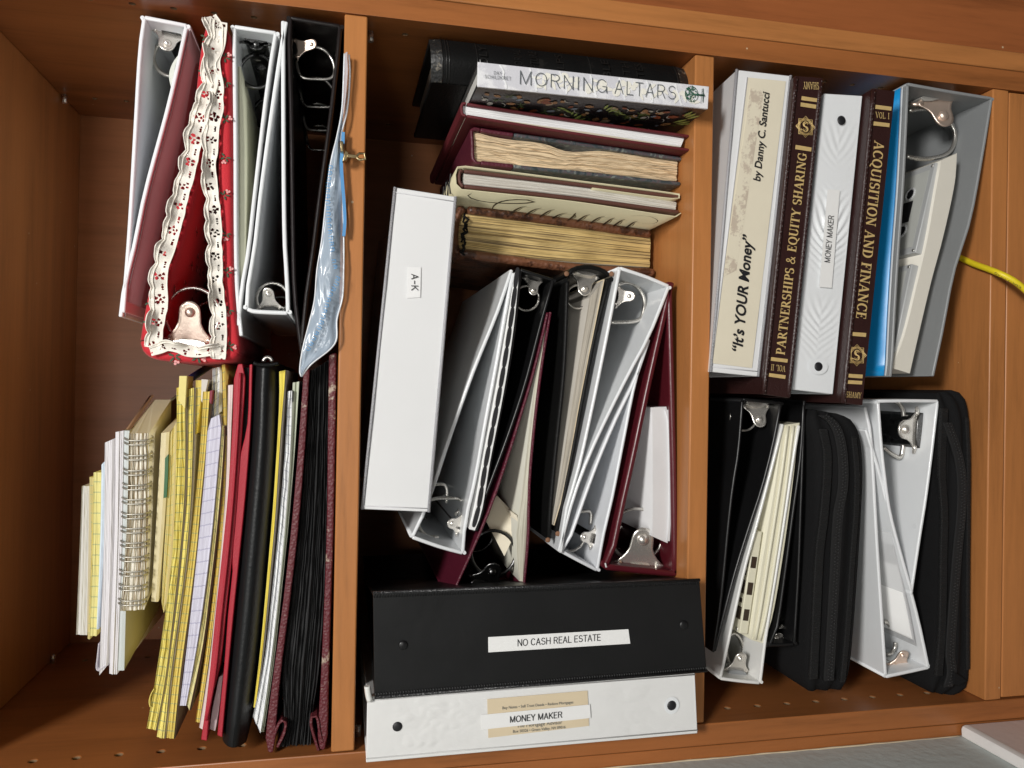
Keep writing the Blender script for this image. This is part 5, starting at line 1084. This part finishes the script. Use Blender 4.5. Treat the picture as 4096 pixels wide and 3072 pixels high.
T = binder('ring_binder', 'maroon vinyl binder with large silver lever, lowest of the wedged binders', [(5, 2098, 196), (5, 2040, 450), (5, 1950, 850), (5, 1855, 1300), (5, 1775, 1659), (6, 1720, 300), (6, 1672, 395)], [(6, 1680, 408), (6, 1900, 432), (6, 2152, 456)],
    [(6, 2156, 450), (5, 2150, 1500), (5, 2138, 1000), (5, 2128, 600), (5, 2118, 200)], .024, .285, .0058, maroon_vinyl, bevel=.0020)
mechanism(T, (6, 1918, 385), (6, 1940, 165), 265, .024, .285, nickel, nickel, [circ(6, 1890, 185, 165, -250, 70)], .0017, first=.03)
sheet(T, 'paper', [(5, 1985, 995), (5, 1990, 1015), (5, 1992, 1659), (6, 1990, 195)], [(5, 2078, 990), (5, 2094, 1020), (5, 2100, 1659), (6, 2086, 238)], .030, .24, mk('white_divider_sheets', (.68, .68, .69), .45))
sheet(T, 'paper', [(5, 2072, 1010), (5, 2090, 1050), (5, 2098, 1659), (6, 2086, 225)], [(5, 2092, 1010), (5, 2106, 1050), (5, 2108, 1659), (6, 2100, 225)], .028, .24, mk('white_divider_sheets', (.68, .68, .69), .45))
k = T.part('scuff', MB().poly(UU([(6, 1688, 365), (6, 1696, 362), (6, 1702, 390), (6, 1694, 392)], .0236), (0, .0003, 0)), paper_white)
T.done()

# black and white binders standing at the end of the middle shelf
BY = -.029
T, sp, Q, n, ex, ey = spine_binder('ring_binder', 'fat black binder labelled NO CASH REAL ESTATE', [(6, 224, 552), (9, 162, 470), (9, 208, 1043), (6, 233, 1214)], BY, .27, black_vinyl, conv=.052, weldmat=mk('black_weld', (.016, .016, .017), .3, bump=1, bs=500))
rivet(T, sp, (6, 415, 882), 30, BY, n, black_vinyl); rivet(T, sp, (9, 60, 755), 28, BY, n, black_vinyl)
label(T, sp, [(6, 951, 830), (6, 1836, 780), (6, 1848, 871), (6, 952, 926)], BY)
T.part('lettering', textp('NO CASH REAL ESTATE', (6, 1135, 886), (6, 1660, 850), 40, BY, .0014, 'mono', wt=.115), ink, sp)
for e in (0, 1):   # welded teeth along both long edges
    k = MB()
    for i in range(130):
        a = mapquad(Q, (i+.5)/130, .022 if e == 0 else .978, .0002); k.tube([a-ey*.0022, a+ey*.0022], .00052, 5)
    T.part('weld_teeth', k, black_vinyl, sp)
T.done()
MY = -.0215
glossy_white = mk('wrinkled_clear_sleeve', (.76, .76, .75), .14, .03, 12, .5, 26, coat=.9)
from mathutils import noise as _nz
crinkle = lambda s, t: (.0010*abs(_nz.noise(Vector((s*12, t*3.6, 1.3))))+.0011*abs(_nz.noise(Vector((s*30, t*9, 4.1))))*(.25+.75*(1-s)**2)+.0009*_nz.noise(Vector((s*4, t*1.5, 7))))*(1-math.exp(-((s-.5)/.2)**2))*min(1, 6*s, 6*(1-s), 5*t, 5*(1-t))
T, sp, Q, n, ex, ey = spine_binder('ring_binder', 'shiny white binder with MONEY MAKER strip over a tan business card', [(6, 188, 1208), (9, 132, 1045), (9, 150, 1441), (6, 180, 1626)], MY, .29, glossy_white, weld=False, wave=crinkle)
rivet(T, sp, (6, 378, 1395), 31, MY, n); rivet(T, sp, (6, 2110, 1262), 29, MY, n, ring=(1.62, 1.75))
label(T, sp, [(6, 945, 1222), (6, 1578, 1168), (6, 1588, 1390), (6, 952, 1466)], MY, paper_tan, 'business_card', .0009)
label(T, sp, [(6, 905, 1319), (6, 1592, 1253), (6, 1597, 1338), (6, 908, 1412)], MY, paper_white, lift=.0016)
T.part('lettering', textp('MONEY MAKER', (6, 1086, 1365), (6, 1415, 1333), 37, MY, .0024, 'mono', wt=.115), ink, sp)
T.part('lettering', textp('Buy Notes \u2022 Sell Trust Deeds \u2022 Reduce Mortgages', (6, 1040, 1284), (6, 1487, 1247), 17, MY, .0014), ink_grey, sp)
T.part('lettering', textp('The Mortgage Advisor', (6, 1130, 1400), (6, 1417, 1376), 22, MY, .0014), ink_grey, sp)
T.part('lettering', textp('Box 50326 \u2022 Green Valley, NV 89016', (6, 1107, 1433), (6, 1438, 1404), 17, MY, .0014), ink_grey, sp)
k = MB()
for a, b_ in (((6, 182, 1600), (9, 149, 1418)), ((6, 190, 1232), (9, 133, 1068))): k.tube([p+Vector((0, -.0003, 0)) for p in UU([a, b_], MY)], .0005, 5)
T.part('welded_seam', k, mk('seam', (.5, .5, .49), .3), sp)
k = MB().tube(catmull(UU([(6, 188, 1140), (6, 196, 1200), (6, 205, 1235)], MY-.002), 8), .0026, 8); T.part('torn_clear_edge', k, mk('clear_plastic', (.75, .75, .72), .1, coat=.8))
T.done()

# ------------------------------------------------------------------ lower shelf, upper stack
iy = -.006
T, sp, Q, n, ex, ey = spine_binder('ring_binder', "wide white binder with a stained cream label reading It's YOUR Money", [(7, 396, 440), (7, 736, 479), (8, 530, 800), (8, 230, 770)], iy, .27, clear_white, weldmat=mk('clear_weld', (.58, .58, .60), .3))
stain = worn('stained_cream_label', (.72, .66, .52), (.52, .44, .35), .505, 55, .55, .05, 50, 'noise')
label(T, sp, [(7, 466, 492), (7, 704, 516), (8, 490, 746), (8, 242, 716)], iy, paper_cream)
label(T, sp, [(7, 480, 560), (7, 565, 568), (8, 390, 130), (8, 310, 170)], iy, stain, 'stained_area', .0012)
T.part('lettering', textp('\u201cIt\u2019s YOUR Money\u201d', (8, 424, 645), (7, 492, 1490), 62, iy, .0018, off=.026, shear=.2), ink, sp)
T.part('lettering', textp('by Danny C. Santucci', (7, 538, 1150), (7, 598, 590), 44, iy, .0018, off=.020, shear=.1), ink, sp)
T.part('clear_pocket', MB().tube([p+Vector((0, -.0009, 0)) for p in UU([(7, 460, 490), (8, 236, 714)], iy)], .0004, 5).tube([p+Vector((0, -.0009, 0)) for p in UU([(8, 236, 738), (8, 528, 768)], iy)], .0004, 5), mk('pocket_weld', (.66, .66, .68), .25), sp)
T.done()

def star(k, c, r, n):
    ax = Vector((0, 0, -1)); ay = Vector((1, 0, 0))
    for a0 in (0, 45):
        P = [c+ax*(r*math.cos(math.radians(a0+90*i)))+ay*(r*math.sin(math.radians(a0+90*i)))+n*.0008 for i in range(4)]
        k.tube(P, r*.042, 4, closed=True)
def letters_S(k, c, r, flip, n):
    V, F = serif('S'); s = r*.95; sg = -1 if flip else 1
    i0 = k.add([c+Vector((0, 0, -1))*((v[0]-.32)*s*sg)+Vector((1, 0, 0))*((v[1]-.5)*s*sg)+n*.001 for v in V])
    for f in F: k.face([i0+i for i in f])
    k.tube([c+n*.0009+Vector((0, 0, -1))*(sg*a*r*.55)+Vector((1, 0, 0))*(sg*b_*r*.55) for a, b_ in ((-.9, -.5), (-.3, -.75), (.4, -.3), (-.2, .25), (.3, .75), (.9, .4))], r*.035, 4)
def foil(T, sp, ps, Y):
    P = [U(p, Y)+Vector((0, -.0012, 0)) for p in ps]; T.part('foil_bar', MB().poly(P, (0, .0002, 0)), gold, sp)
def vbook(label_, Qp, y0, ridge, flip):
    T, sp, Q, n, ex, ey = spine_binder('ring_binder', label_, Qp, y0, .275, brown_leatherette, weld=False)
    for s_ in (ridge, .995 if not flip else .02):
        pass
    return T, sp, Q, n
py = -.016
T, sp, Q, n, ex, ey = spine_binder('ring_binder', 'dark brown binder with gold lettering PARTNERSHIPS & EQUITY SHARING', [(7, 766, 478), (7, 945, 492), (8, 733, 936), (8, 562, 912)], py, .275, brown_leatherette, weld=False, conv=.0)
def ridges(T, sp, pairs, Y, r=.0024):
    for a, b_ in pairs:
        A, B = U(a, Y), U(b_, Y); T.part('padded_ridge', MB().tube([A.lerp(B, i/20)+Vector((0, .0005, 0)) for i in range(21)], r, 10), brown_leatherette, sp)
        k = MB(); N = 58; d = (B-A).normalized()
        for i in range(N): p = A.lerp(B, (i+.5)/N)+Vector((0, -r*.8, .0)); k.tube([p-d*.0014+Vector((0, .0005, 0)), p+Vector((0, -.0003, 0)), p+d*.0014+Vector((0, .0005, 0))], .0007, 5)
        T.part('stitching', k, brown_leatherette, sp)
ridges(T, sp, [((7, 772, 490), (8, 568, 908)), ((7, 928, 500), (8, 722, 925))], py)
T.part('gold_lettering', textp('PARTNERSHIPS & EQUITY SHARING', (8, 695, 665), (7, 835, 975), 56, py, .0012, 'serif'), gold, sp)
T.part('gold_lettering', textp('SHAMY', (7, 910, 524), (7, 810, 520), 40, py, .0012, 'serif', heavy=.6), gold, sp)
T.part('gold_lettering', textp('VOL. II', (8, 702, 733), (8, 611, 722), 34, py, .0012, 'serif', heavy=.5), gold, sp)
for z, ps in ((7, [(803, 610), (900, 625), (897, 648), (800, 635)]), (7, [(797, 650), (895, 665), (892, 690), (795, 675)]), (7, [(765, 918), (865, 935), (862, 960), (762, 945)]), (8, [(610, 677), (715, 690), (712, 712), (608, 700)]), (8, [(598, 778), (702, 792), (698, 815), (595, 800)])): foil(T, sp, [(z, x, q) for x, q in ps], py)
k = MB(); c = U((7, 828, 803), py); r = (U((7, 888, 803), py)-c).length; star(k, c, r, Vector((0, -1, 0))); star(k, c, r*.84, Vector((0, -1, 0))); letters_S(k, c, r, True, Vector((0, -1, 0))); T.part('gold_emblem', k, gold, sp)
T.done()
my = -.0075
herr = lambda s, t: .0013*math.sin((t*30+abs(s-.5)*5+.7*math.sin(t*23))*2*math.pi)*math.sin(math.pi*min(1, max(0, (t-.08)/.84)))*math.sin(math.pi*s)**.6*(.5+.5*math.sin(t*17))
T, sp, Q, n, ex, ey = spine_binder('ring_binder', 'rippled white binder labelled MONEY MAKER between two dark brown volumes', [(7, 948, 590), (7, 1192, 605), (8, 1005, 912), (8, 748, 882)], my, .27, white_vinyl, weld=False, wave=herr)
rivet(T, sp, (7, 1055, 762), 26, my-.0012, n); rivet(T, sp, (8, 910, 737), 26, my-.0012, n, ring=(2.3, 1.75))
label(T, sp, [(7, 962, 1200), (7, 1040, 1205), (8, 988, 242), (8, 911, 236)], my, lift=.0022)
T.part('lettering', textp('MONEY MAKER', (8, 974, 83), (7, 1000, 1368), 34, my, .0028, 'mono', wt=.115), ink, sp)
T.done()
ay_ = -.020
T, sp, Q, n, ex, ey = spine_binder('ring_binder', 'dark brown binder with gold lettering ACQUISITION AND FINANCE', [(7, 1256, 558), (7, 1398, 574), (8, 1192, 982), (8, 1062, 968)], ay_, .275, brown_leatherette, weld=False, conv=.0)
ridges(T, sp, [((7, 1262, 572), (8, 1070, 965))], ay_, .0026)
T.part('gold_lettering', textp('ACQUISITION AND FINANCE', (7, 1262, 888), (8, 1145, 428), 62, ay_, .0012, 'serif'), gold, sp)
T.part('gold_lettering', textp('SHAMY', (8, 1084, 930), (8, 1178, 938), 32, ay_, .0012, 'serif', heavy=.5), gold, sp)
T.part('gold_lettering', textp('VOL. I', (7, 1268, 748), (7, 1355, 756), 34, ay_, .0012, 'serif', heavy=.5), gold, sp)
for z, ps in ((7, [(1270, 665), (1370, 678), (1368, 702), (1267, 690)]), (7, [(1258, 770), (1358, 782), (1355, 806), (1255, 795)]), (8, [(1112, 518), (1210, 525), (1208, 550), (1110, 542)]), (8, [(1092, 782), (1188, 788), (1186, 812), (1090, 805)]), (8, [(1088, 822), (1185, 828), (1183, 850), (1086, 845)])): foil(T, sp, [(z, x, q) for x, q in ps], ay_)
k = MB(); c = U((8, 1152, 665), ay_); r = (U((8, 1212, 665), ay_)-c).length; star(k, c, r, Vector((0, -1, 0))); star(k, c, r*.84, Vector((0, -1, 0))); letters_S(k, c, r, False, Vector((0, -1, 0))); T.part('gold_emblem', k, gold, sp)
T.done()

def cassette(parent_thing, front0, front1, out, Y, par, body, lbl, dark):
    """audio cassette whose long front edge runs front0-front1, lying with its face along out"""
    a, b_ = front0, front1; ln = (b_-a).length; ex = (b_-a).normalized(); up = out.normalized(); bk = Vector((0, 1, 0)); wd = .064; th = .0095
    T = parent_thing
    def pt(x, z, h=0): return a+ex*x+bk*z+up*h
    m0 = T.part('cassette', MB().poly([pt(0, 0), pt(ln, 0), pt(ln, 0, th), pt(0, 0, th)], bk*wd), body, par, bevel=.001)
    lb = [pt(ln*.07, .006, th+.0002), pt(ln*.93, .006, th+.0002), pt(ln*.93, .045, th+.0002), pt(ln*.07, .045, th+.0002)]
    T.part('cassette_label', MB().poly(lb, up*.0002), lbl, par)
    T.part('window', MB().poly([pt(ln*.38, .020, th+.0006), pt(ln*.62, .020, th+.0006), pt(ln*.62, .034, th+.0006), pt(ln*.38, .034, th+.0006)], up*.0002), dark, par)
    for q in (.29, .71):
        c = pt(ln*q, .027, th+.0004); k = MB()
        for i in range(18):
            a1, a2 = 2*math.pi*i/18, 2*math.pi*(i+1)/18; k.tube([c+ex*(.0062*math.cos(a1))+bk*(.0062*math.sin(a1)), c+ex*(.0062*math.cos(a2))+bk*(.0062*math.sin(a2))], .0013, 6)
        T.part('hub', k, mk('pale_hub', (.55, .56, .56), .4), par)
        T.part('hub_hole', MB().dome(c+up*.0003, up, .0050, .0002), dark, par)
    for x in (.03, .97):
        for z in (.004, .058): T.part('screw', MB().dome(pt(ln*x, z, th), up, .0016, .0006), steel, par)
    return m0
# grey binder with blue cover card and cassettes
gy = 0.0
T = binder('ring_binder', 'grey vinyl binder with a bright blue cover card, cassettes inside', [(8, 1362, 800), (8, 1370, 740), (8, 1388, 400), (8, 1412, 0), (7, 1440, 1200), (7, 1458, 850), (7, 1472, 522)], [(7, 1472, 519), (7, 1760, 570), (7, 2020, 612)],
    [(7, 2020, 616), (7, 1960, 980), (7, 1880, 1400), (8, 1780, 140), (8, 1706, 520), (8, 1646, 800)], gy, .285, .0030, grey_vinyl, bevel=.001)
A = UU([(8, 1362, 795), (8, 1369, 740), (8, 1385, 400), (8, 1409, 0), (7, 1437, 1200), (7, 1455, 850), (7, 1469, 540)], gy); A = [p+Vector((0, .004, .0006)) for p in A]
r0 = A[0]+Vector((0, 0, .2)); i1 = T.part('insert_or_reflection', ribbon(A, .0006, r0, .003, 26), mk('clear_edge', (.62, .65, .68), .15, coat=.8))
T.part('insert_or_reflection', ribbon([p+Vector((0, .003, .0002)) for p in A], .0008, r0, .18, 26), blue_card)
lv = mechanism(T, (7, 1688, 612), (7, 1725, 775), 225, gy, .285, nickel_copper, mk('clear_grey', (.30, .29, .27), .2, coat=.6), [[(7, 1480, 700), (7, 1600, 690), (7, 1740, 770), (7, 1772, 830), (7, 1775, 890), (7, 1750, 950), (7, 1700, 985), (7, 1620, 1002), (7, 1560, 1005), (7, 1465, 988)]], .0023)
tr = sheet(T, 'cassette_tray', [(7, 1690, 1012), (7, 1660, 1180), (7, 1600, 1520), (8, 1540, 200), (8, 1450, 560), (8, 1375, 745)], [(7, 1788, 968), (7, 1775, 1150), (7, 1700, 1500), (8, 1625, 200), (8, 1540, 560), (8, 1490, 780)], gy+.008, .17, ivory_w, 1, 0, n=20)
p0, p1 = U((7, 1672, 1040), gy+.012)-Vector((0, 0, .006)), U((8, 1542, 30), gy+.012)-Vector((0, 0, .006)); cassette(T, p0, p1, Vector((-(p1-p0).z, 0, (p1-p0).x)) if (p1-p0).x > 0 else Vector(((p1-p0).z, 0, -(p1-p0).x)), gy, tr, cass_grey, cass_lbl, ink)
p0, p1 = U((8, 1522, 100), gy+.012)-Vector((0, 0, .006)), U((8, 1408, 660), gy+.012)-Vector((0, 0, .006)); cassette(T, p0, p1, Vector(((p1-p0).z, 0, -(p1-p0).x)), gy, tr, cass_grey, cass_lbl, ink)
T.done()

# ------------------------------------------------------------------ lower shelf, lower stack
T = binder('ring_binder', 'black binder with spine up and small silver lever, topmost of the lower stack', [(9, 240, 928), (9, 290, 600), (9, 335, 150), (8, 365, 1500), (8, 400, 1280), (8, 428, 940)], [(8, 430, 934), (8, 560, 945), (8, 690, 956)],
    [(8, 690, 960), (8, 640, 1220), (8, 570, 1500), (9, 500, 100), (9, 400, 420), (9, 300, 800), (9, 268, 925)], .02, .285, .0030, black_vinyl, bevel=.0011)
mechanism(T, (8, 545, 985), (8, 548, 1105), 158, .02, .285, nickel, nickel, [circ(8, 440, 1060, 82)], .0012, first=.02)
T.done()
y = .02
T = binder('ring_binder', 'white binder with an ivory cassette tray, spine down in front of black binders', [(8, 682, 1098), (8, 640, 1270), (8, 580, 1500), (9, 520, 110), (9, 440, 400), (9, 340, 850), (9, 285, 1100)], [(9, 285, 1104), (9, 420, 1122), (9, 552, 1134)],
    [(9, 556, 1130), (9, 590, 850), (9, 650, 480), (9, 715, 60), (8, 770, 1300), (8, 802, 1110)], y, .28, .0030, aged_white)
mechanism(T, (9, 418, 1060), (9, 432, 945), 138, y, .28, nickel, grey_vinyl, [[(9, 350, 1010), (9, 330, 930), (9, 340, 840), (9, 375, 805), (9, 415, 840), (9, 435, 900), (9, 432, 940)]], .0020)
for off, nm in ((0, 'cassette_tray'),):
    tr = sheet(T, nm, [(14, 552, 256), (14, 520, 500), (14, 472, 800), (14, 432, 1050), (14, 402, 1250), (14, 388, 1352)], [(14, 636, 244), (14, 590, 640), (14, 545, 960), (14, 500, 1220), (14, 456, 1372)], y+.002, .19, ivory, 1, 0, n=20)
    k = MB()
    for f in (.25, .6):
        P = [a.lerp(b_, f)+Vector((0, -.0005, 0)) for a, b_ in zip(catmull(UU([(14, 553, 262), (14, 521, 500), (14, 473, 800), (14, 433, 1050), (14, 403, 1250), (14, 390, 1345)], y+.002), 20), catmull(UU([(14, 634, 254), (14, 589, 640), (14, 544, 960), (14, 499, 1220), (14, 456, 1362)], y+.002), 20))]; k.tube(P, .0018, 8)
    T.part('tray_rib', k, ivory, tr)
def iv(T, par):
    p0, p1 = U((14, 447, 800), y+.005), U((14, 372, 1325), y+.005); up = Vector(((p1-p0).z, 0, -(p1-p0).x)).normalized(); ex = (p1-p0).normalized(); ln = (p1-p0).length
    def pt(x, z, h=0): return p0+ex*x*ln+Vector((0, z, 0))+up*h
    T.part('cassette', MB().poly([pt(0, 0), pt(1, 0), pt(1, 0, .009), pt(0, 0, .009)], (0, .064, 0)), ivory, par, bevel=.001)
    k = MB()
    for a, b_, z0, z1 in ((.24, .36, .002, .012), (.40, .44, .003, .009), (.49, .62, .002, .010), (.67, .71, .003, .008), (.75, .87, .002, .010)): k.poly([pt(a, z0, .0092), pt(b_, z0, .0092), pt(b_, z1, .0092), pt(a, z1, .0092)], up*.0003)
    k.poly([pt(.25, -.0004, .002), pt(.36, -.0004, .002), pt(.36, -.0004, .0075), pt(.25, -.0004, .0075)], (0, .0003, 0)).poly([pt(.5, -.0004, .002), pt(.62, -.0004, .002), pt(.62, -.0004, .0075), pt(.5, -.0004, .0075)], (0, .0003, 0)).poly([pt(.76, -.0004, .002), pt(.87, -.0004, .002), pt(.87, -.0004, .0075), pt(.76, -.0004, .0075)], (0, .0003, 0))
    T.part('openings', k, mk('dark_tape', (.045, .03, .02), .25), par)
    T.part('screw', MB().dome(pt(.97, .006, .009), up, .002, .0007), steel, par)
iv(T, tr)
T.done()
y = .022
T = binder('ring_binder', 'black binder behind the white one, its silver ring and lever just showing', [(8, 815, 975), (8, 795, 1300), (9, 745, 60), (9, 700, 400), (9, 640, 800), (9, 598, 885)], [(9, 590, 892), (9, 680, 892), (9, 768, 888)],
    [(9, 772, 884), (9, 800, 400), (9, 812, 60), (8, 822, 1400), (8, 836, 950)], y, .28, .0030, black_vinyl)
mechanism(T, (9, 662, 868), (9, 662, 820), 145, y, .28, nickel, black_vinyl, [[(9, 610, 745), (9, 640, 700), (9, 680, 560), (9, 700, 450), (9, 735, 560), (9, 700, 680), (9, 665, 700)]], .0010, first=.03, nr=2)
k = MB().poly(UU([(9, 690, 750), (9, 750, 745), (9, 755, 755), (9, 665, 780)], y+.02), (0, .002, 0)); T.part('ring_base', k, nickel)
T.done()

def zipcase(label_, L, R, y0, depth, zp, ribs, tip=None, back=(0, 0)):
    T = Thing('zip_case', label_, 'case', 'black zip cases on the lower shelf')
    n, K = 36, 14; A = catmull(UU(L, y0), n); B = catmull(UU(R, y0), n); b = MB(); g = []
    for i in range(n):
        e = min(i, n-1-i)/5.0; e = 1-(1-min(1, e))**2; row = []
        for j in range(K+1):
            t = j/K; q = (1-abs(2*t-1)**3.2)*e; row.append(b.add([A[i].lerp(B[i], t)+Vector((0, .008*(1-q)-.002*math.sin(5*math.pi*t), 0))]))
        row += [b.add([B[i]+Vector((back[0], depth, 0))]), b.add([A[i]+Vector((back[0], depth, 0))])]; g.append(row)
    N = K+3
    for i in range(n-1):
        for j in range(N): b.face([g[i][j], g[i+1][j], g[i+1][(j+1) % N], g[i][(j+1) % N]], None, 0, True)
    b.face(g[0]); b.face(list(reversed(g[-1])))
    m0 = T.part('case_body', b, black_cloth)
    P = catmull(UU(zp, y0-.0035), 60); zt = T.part('zip_tape', slab([p+Vector((0, .001, .005)) for p in P], [p+Vector((0, .001, -.005)) for p in P], .003, 60), mk('zip_tape', (.008, .008, .0085), .8, .2, 300, .6, 1500), m0)
    k = MB()
    L_ = sum((p-q).length for p, q in zip(P, P[1:])); P2 = catmull(P, int(L_/.0016))
    for i, p in enumerate(P2[:-1]):
        t = (P2[i+1]-p).normalized(); v = Vector((0, -1, 0)).cross(t); sg = 1 if i % 2 else -1
        k.tube([p+v*(.0015*sg-.0012)+Vector((0, .0002, 0)), p+v*(.0015*sg)+Vector((0, -.0008, 0)), p+v*(.0015*sg+.0012)+Vector((0, .0002, 0))], .00042, 4)
    T.part('zip_teeth', k, mk('zip_teeth', (.03, .03, .03), .3), m0)
    for pts, wd in ribs:
        P = catmull(UU(pts, y0-.001), 40); T.part('ribbed_binding', slab([p+Vector((0, 0, wd)) for p in P], [p-Vector((0, 0, wd)) for p in P], .004, 40, 3, .0003), mk('ribbed_tape', (.0085, .0085, .009), .7, .2, 100, 1.0, 190, btype='wave', stretch=(1, 0, 0)), m0, bevel=.001)
    if tip: T.part('pull_tab', MB().poly(UU(tip, y0-.006), (0, .002, 0)), black_cloth, m0, bevel=.0008)
    T.done()
zipcase('thick black zip-up fabric case in the middle of the lower stack', [(8, 905, 1010), (8, 880, 1080), (8, 905, 1250), (8, 915, 1659), (9, 895, 300), (9, 860, 800), (9, 855, 1100), (9, 880, 1190)], [(8, 1060, 1035), (8, 1150, 1075), (8, 1205, 1180), (8, 1225, 1400), (8, 1215, 1659), (9, 1200, 300), (9, 1165, 800), (9, 1130, 1100), (9, 1090, 1180)], .012, .27,
    [(8, 950, 1045), (8, 1010, 1090), (8, 1050, 1170), (8, 1075, 1320), (8, 1075, 1500), (9, 1045, 60), (9, 1020, 500), (9, 1000, 850), (9, 985, 1110)], [([(8, 945, 1130), (8, 975, 1300), (8, 955, 1659), (9, 925, 300), (9, 900, 800), (9, 885, 1100)], .0045), ([(8, 1140, 1180), (8, 1160, 1400), (8, 1155, 1659), (9, 1135, 300), (9, 1100, 800), (9, 1070, 1120)], .0028)])
zipcase('black zip-up fabric case lying flat on the bottom board', [(8, 1690, 905), (8, 1690, 960), (8, 1705, 1150), (8, 1695, 1659), (9, 1690, 300), (9, 1680, 800), (9, 1650, 1060), (9, 1650, 1195)], [(8, 1790, 885), (8, 1860, 915), (8, 1888, 1020), (8, 1896, 1300), (8, 1895, 1659), (9, 1892, 600), (9, 1894, 1060), (9, 1880, 1170), (9, 1790, 1222)], .014, .28,
    [(8, 1735, 1090), (8, 1775, 1200), (8, 1810, 1320), (8, 1828, 1450), (8, 1825, 1659), (9, 1800, 300), (9, 1770, 700), (9, 1755, 950), (9, 1765, 1060), (9, 1740, 1150)], [([(8, 1715, 1000), (8, 1700, 1400), (8, 1715, 1659), (9, 1710, 300), (9, 1700, 800), (9, 1680, 1080)], .004), ([(8, 1855, 1060), (8, 1866, 1300), (8, 1866, 1659), (9, 1862, 600), (9, 1862, 1040)], .002)], [(9, 1770, 1050), (9, 1860, 1110), (9, 1800, 1140), (9, 1768, 1130)])

T = binder('ring_binder', 'white binder with a big silver lever and black plate, next to the last zip case', [(9, 1500, 555), (9, 1440, 350), (8, 1360, 1659), (8, 1325, 1420), (8, 1300, 1180), (8, 1284, 950)], [(8, 1284, 945), (8, 1480, 943), (8, 1680, 945)],
    [(8, 1680, 949), (8, 1645, 1250), (8, 1605, 1560), (9, 1565, 200), (9, 1510, 565)], .020, .285, .0032, white_vinyl)
mechanism(T, (8, 1565, 1142), (8, 1440, 1132), 205, .020, .285, nickel, gun, [[(8, 1320, 1246), (8, 1370, 1285), (8, 1425, 1312), (8, 1440, 1290), (8, 1448, 1230)], [(8, 1390, 950), (8, 1425, 975), (8, 1445, 1010), (8, 1452, 1050)]], .0024, down=.003, cov=.95)
T.done()
T = binder('ring_binder', 'white binder gaping open with clear sheets, spine down beside the thick zip case', [(8, 1200, 995), (8, 1235, 1150), (8, 1258, 1500), (9, 1272, 150), (9, 1300, 600), (9, 1332, 1090)], [(9, 1334, 1096), (9, 1480, 1065), (9, 1622, 1034)],
    [(9, 1622, 1030), (9, 1560, 740), (9, 1480, 430), (9, 1390, 100), (8, 1310, 1400), (8, 1225, 1130)], .022, .285, .0034, white_vinyl)
mechanism(T, (9, 1450, 1025), (9, 1462, 930), 115, .022, .285, nickel_copper, nickel, [[(9, 1325, 740), (9, 1345, 738), (9, 1370, 770), (9, 1360, 775)], [(9, 1400, 865), (9, 1395, 900), (9, 1370, 935), (9, 1345, 945)]], .0022)
clr = bpy.data.materials.new('clear_sheet'); clr.use_nodes = True; p = clr.node_tree.nodes['Principled BSDF']; p.inputs['Base Color'].default_value = (.72, .73, .74, 1); p.inputs['Alpha'].default_value = .6; p.inputs['Roughness'].default_value = .12
sheet(T, 'clear_sheet', [(8, 1240, 1190), (8, 1330, 1560), (9, 1400, 330), (9, 1470, 620), (9, 1515, 850)], [(8, 1246, 1190), (8, 1336, 1560), (9, 1408, 330), (9, 1480, 620), (9, 1528, 888)], .025, .22, clr)
sheet(T, 'paper', [(8, 1250, 1230), (8, 1340, 1640), (9, 1420, 420), (9, 1500, 840)], [(8, 1256, 1230), (8, 1348, 1640), (9, 1428, 420), (9, 1510, 852)], .027, .21, paper_white)
T.done()

# ------------------------------------------------------------------ yellow cable over the bottom board
k = MB(); pts = [Vector((.175, .10, -.6172)), U((8, 1790, 40), .0399), U((8, 1850, 68), .028), U((8, 1900, 90), .0165), U((8, 1990, 122), -.002), U((8, 2060, 150), -.014), U((8, 2140, 190), -.020), U((8, 2212, 246), -.022), U((8, 2330, 360), -.020), U((8, 2500, 600), -.012), Vector((.0, -.010, -.86)), Vector((-.03, -.010, -1.15))]
k.tube(catmull(pts, 110), .0031, 12)
T = Thing('network_cable', 'yellow network cable coming out over the bottom board edge', 'cable')
m0 = T.part('jacket', k, yellow_cable)
a, b_ = U((8, 2195, 232), -.0262), U((8, 2030, 138), -.013)
T.part('printed_marking', text_mb(sans('EIA TSB40', 0), a, b_, .0022, Vector((0, -1, 0)), .0002, cap_height()), mk('cable_print', (.25, .2, .03), .6), m0)
T.done()
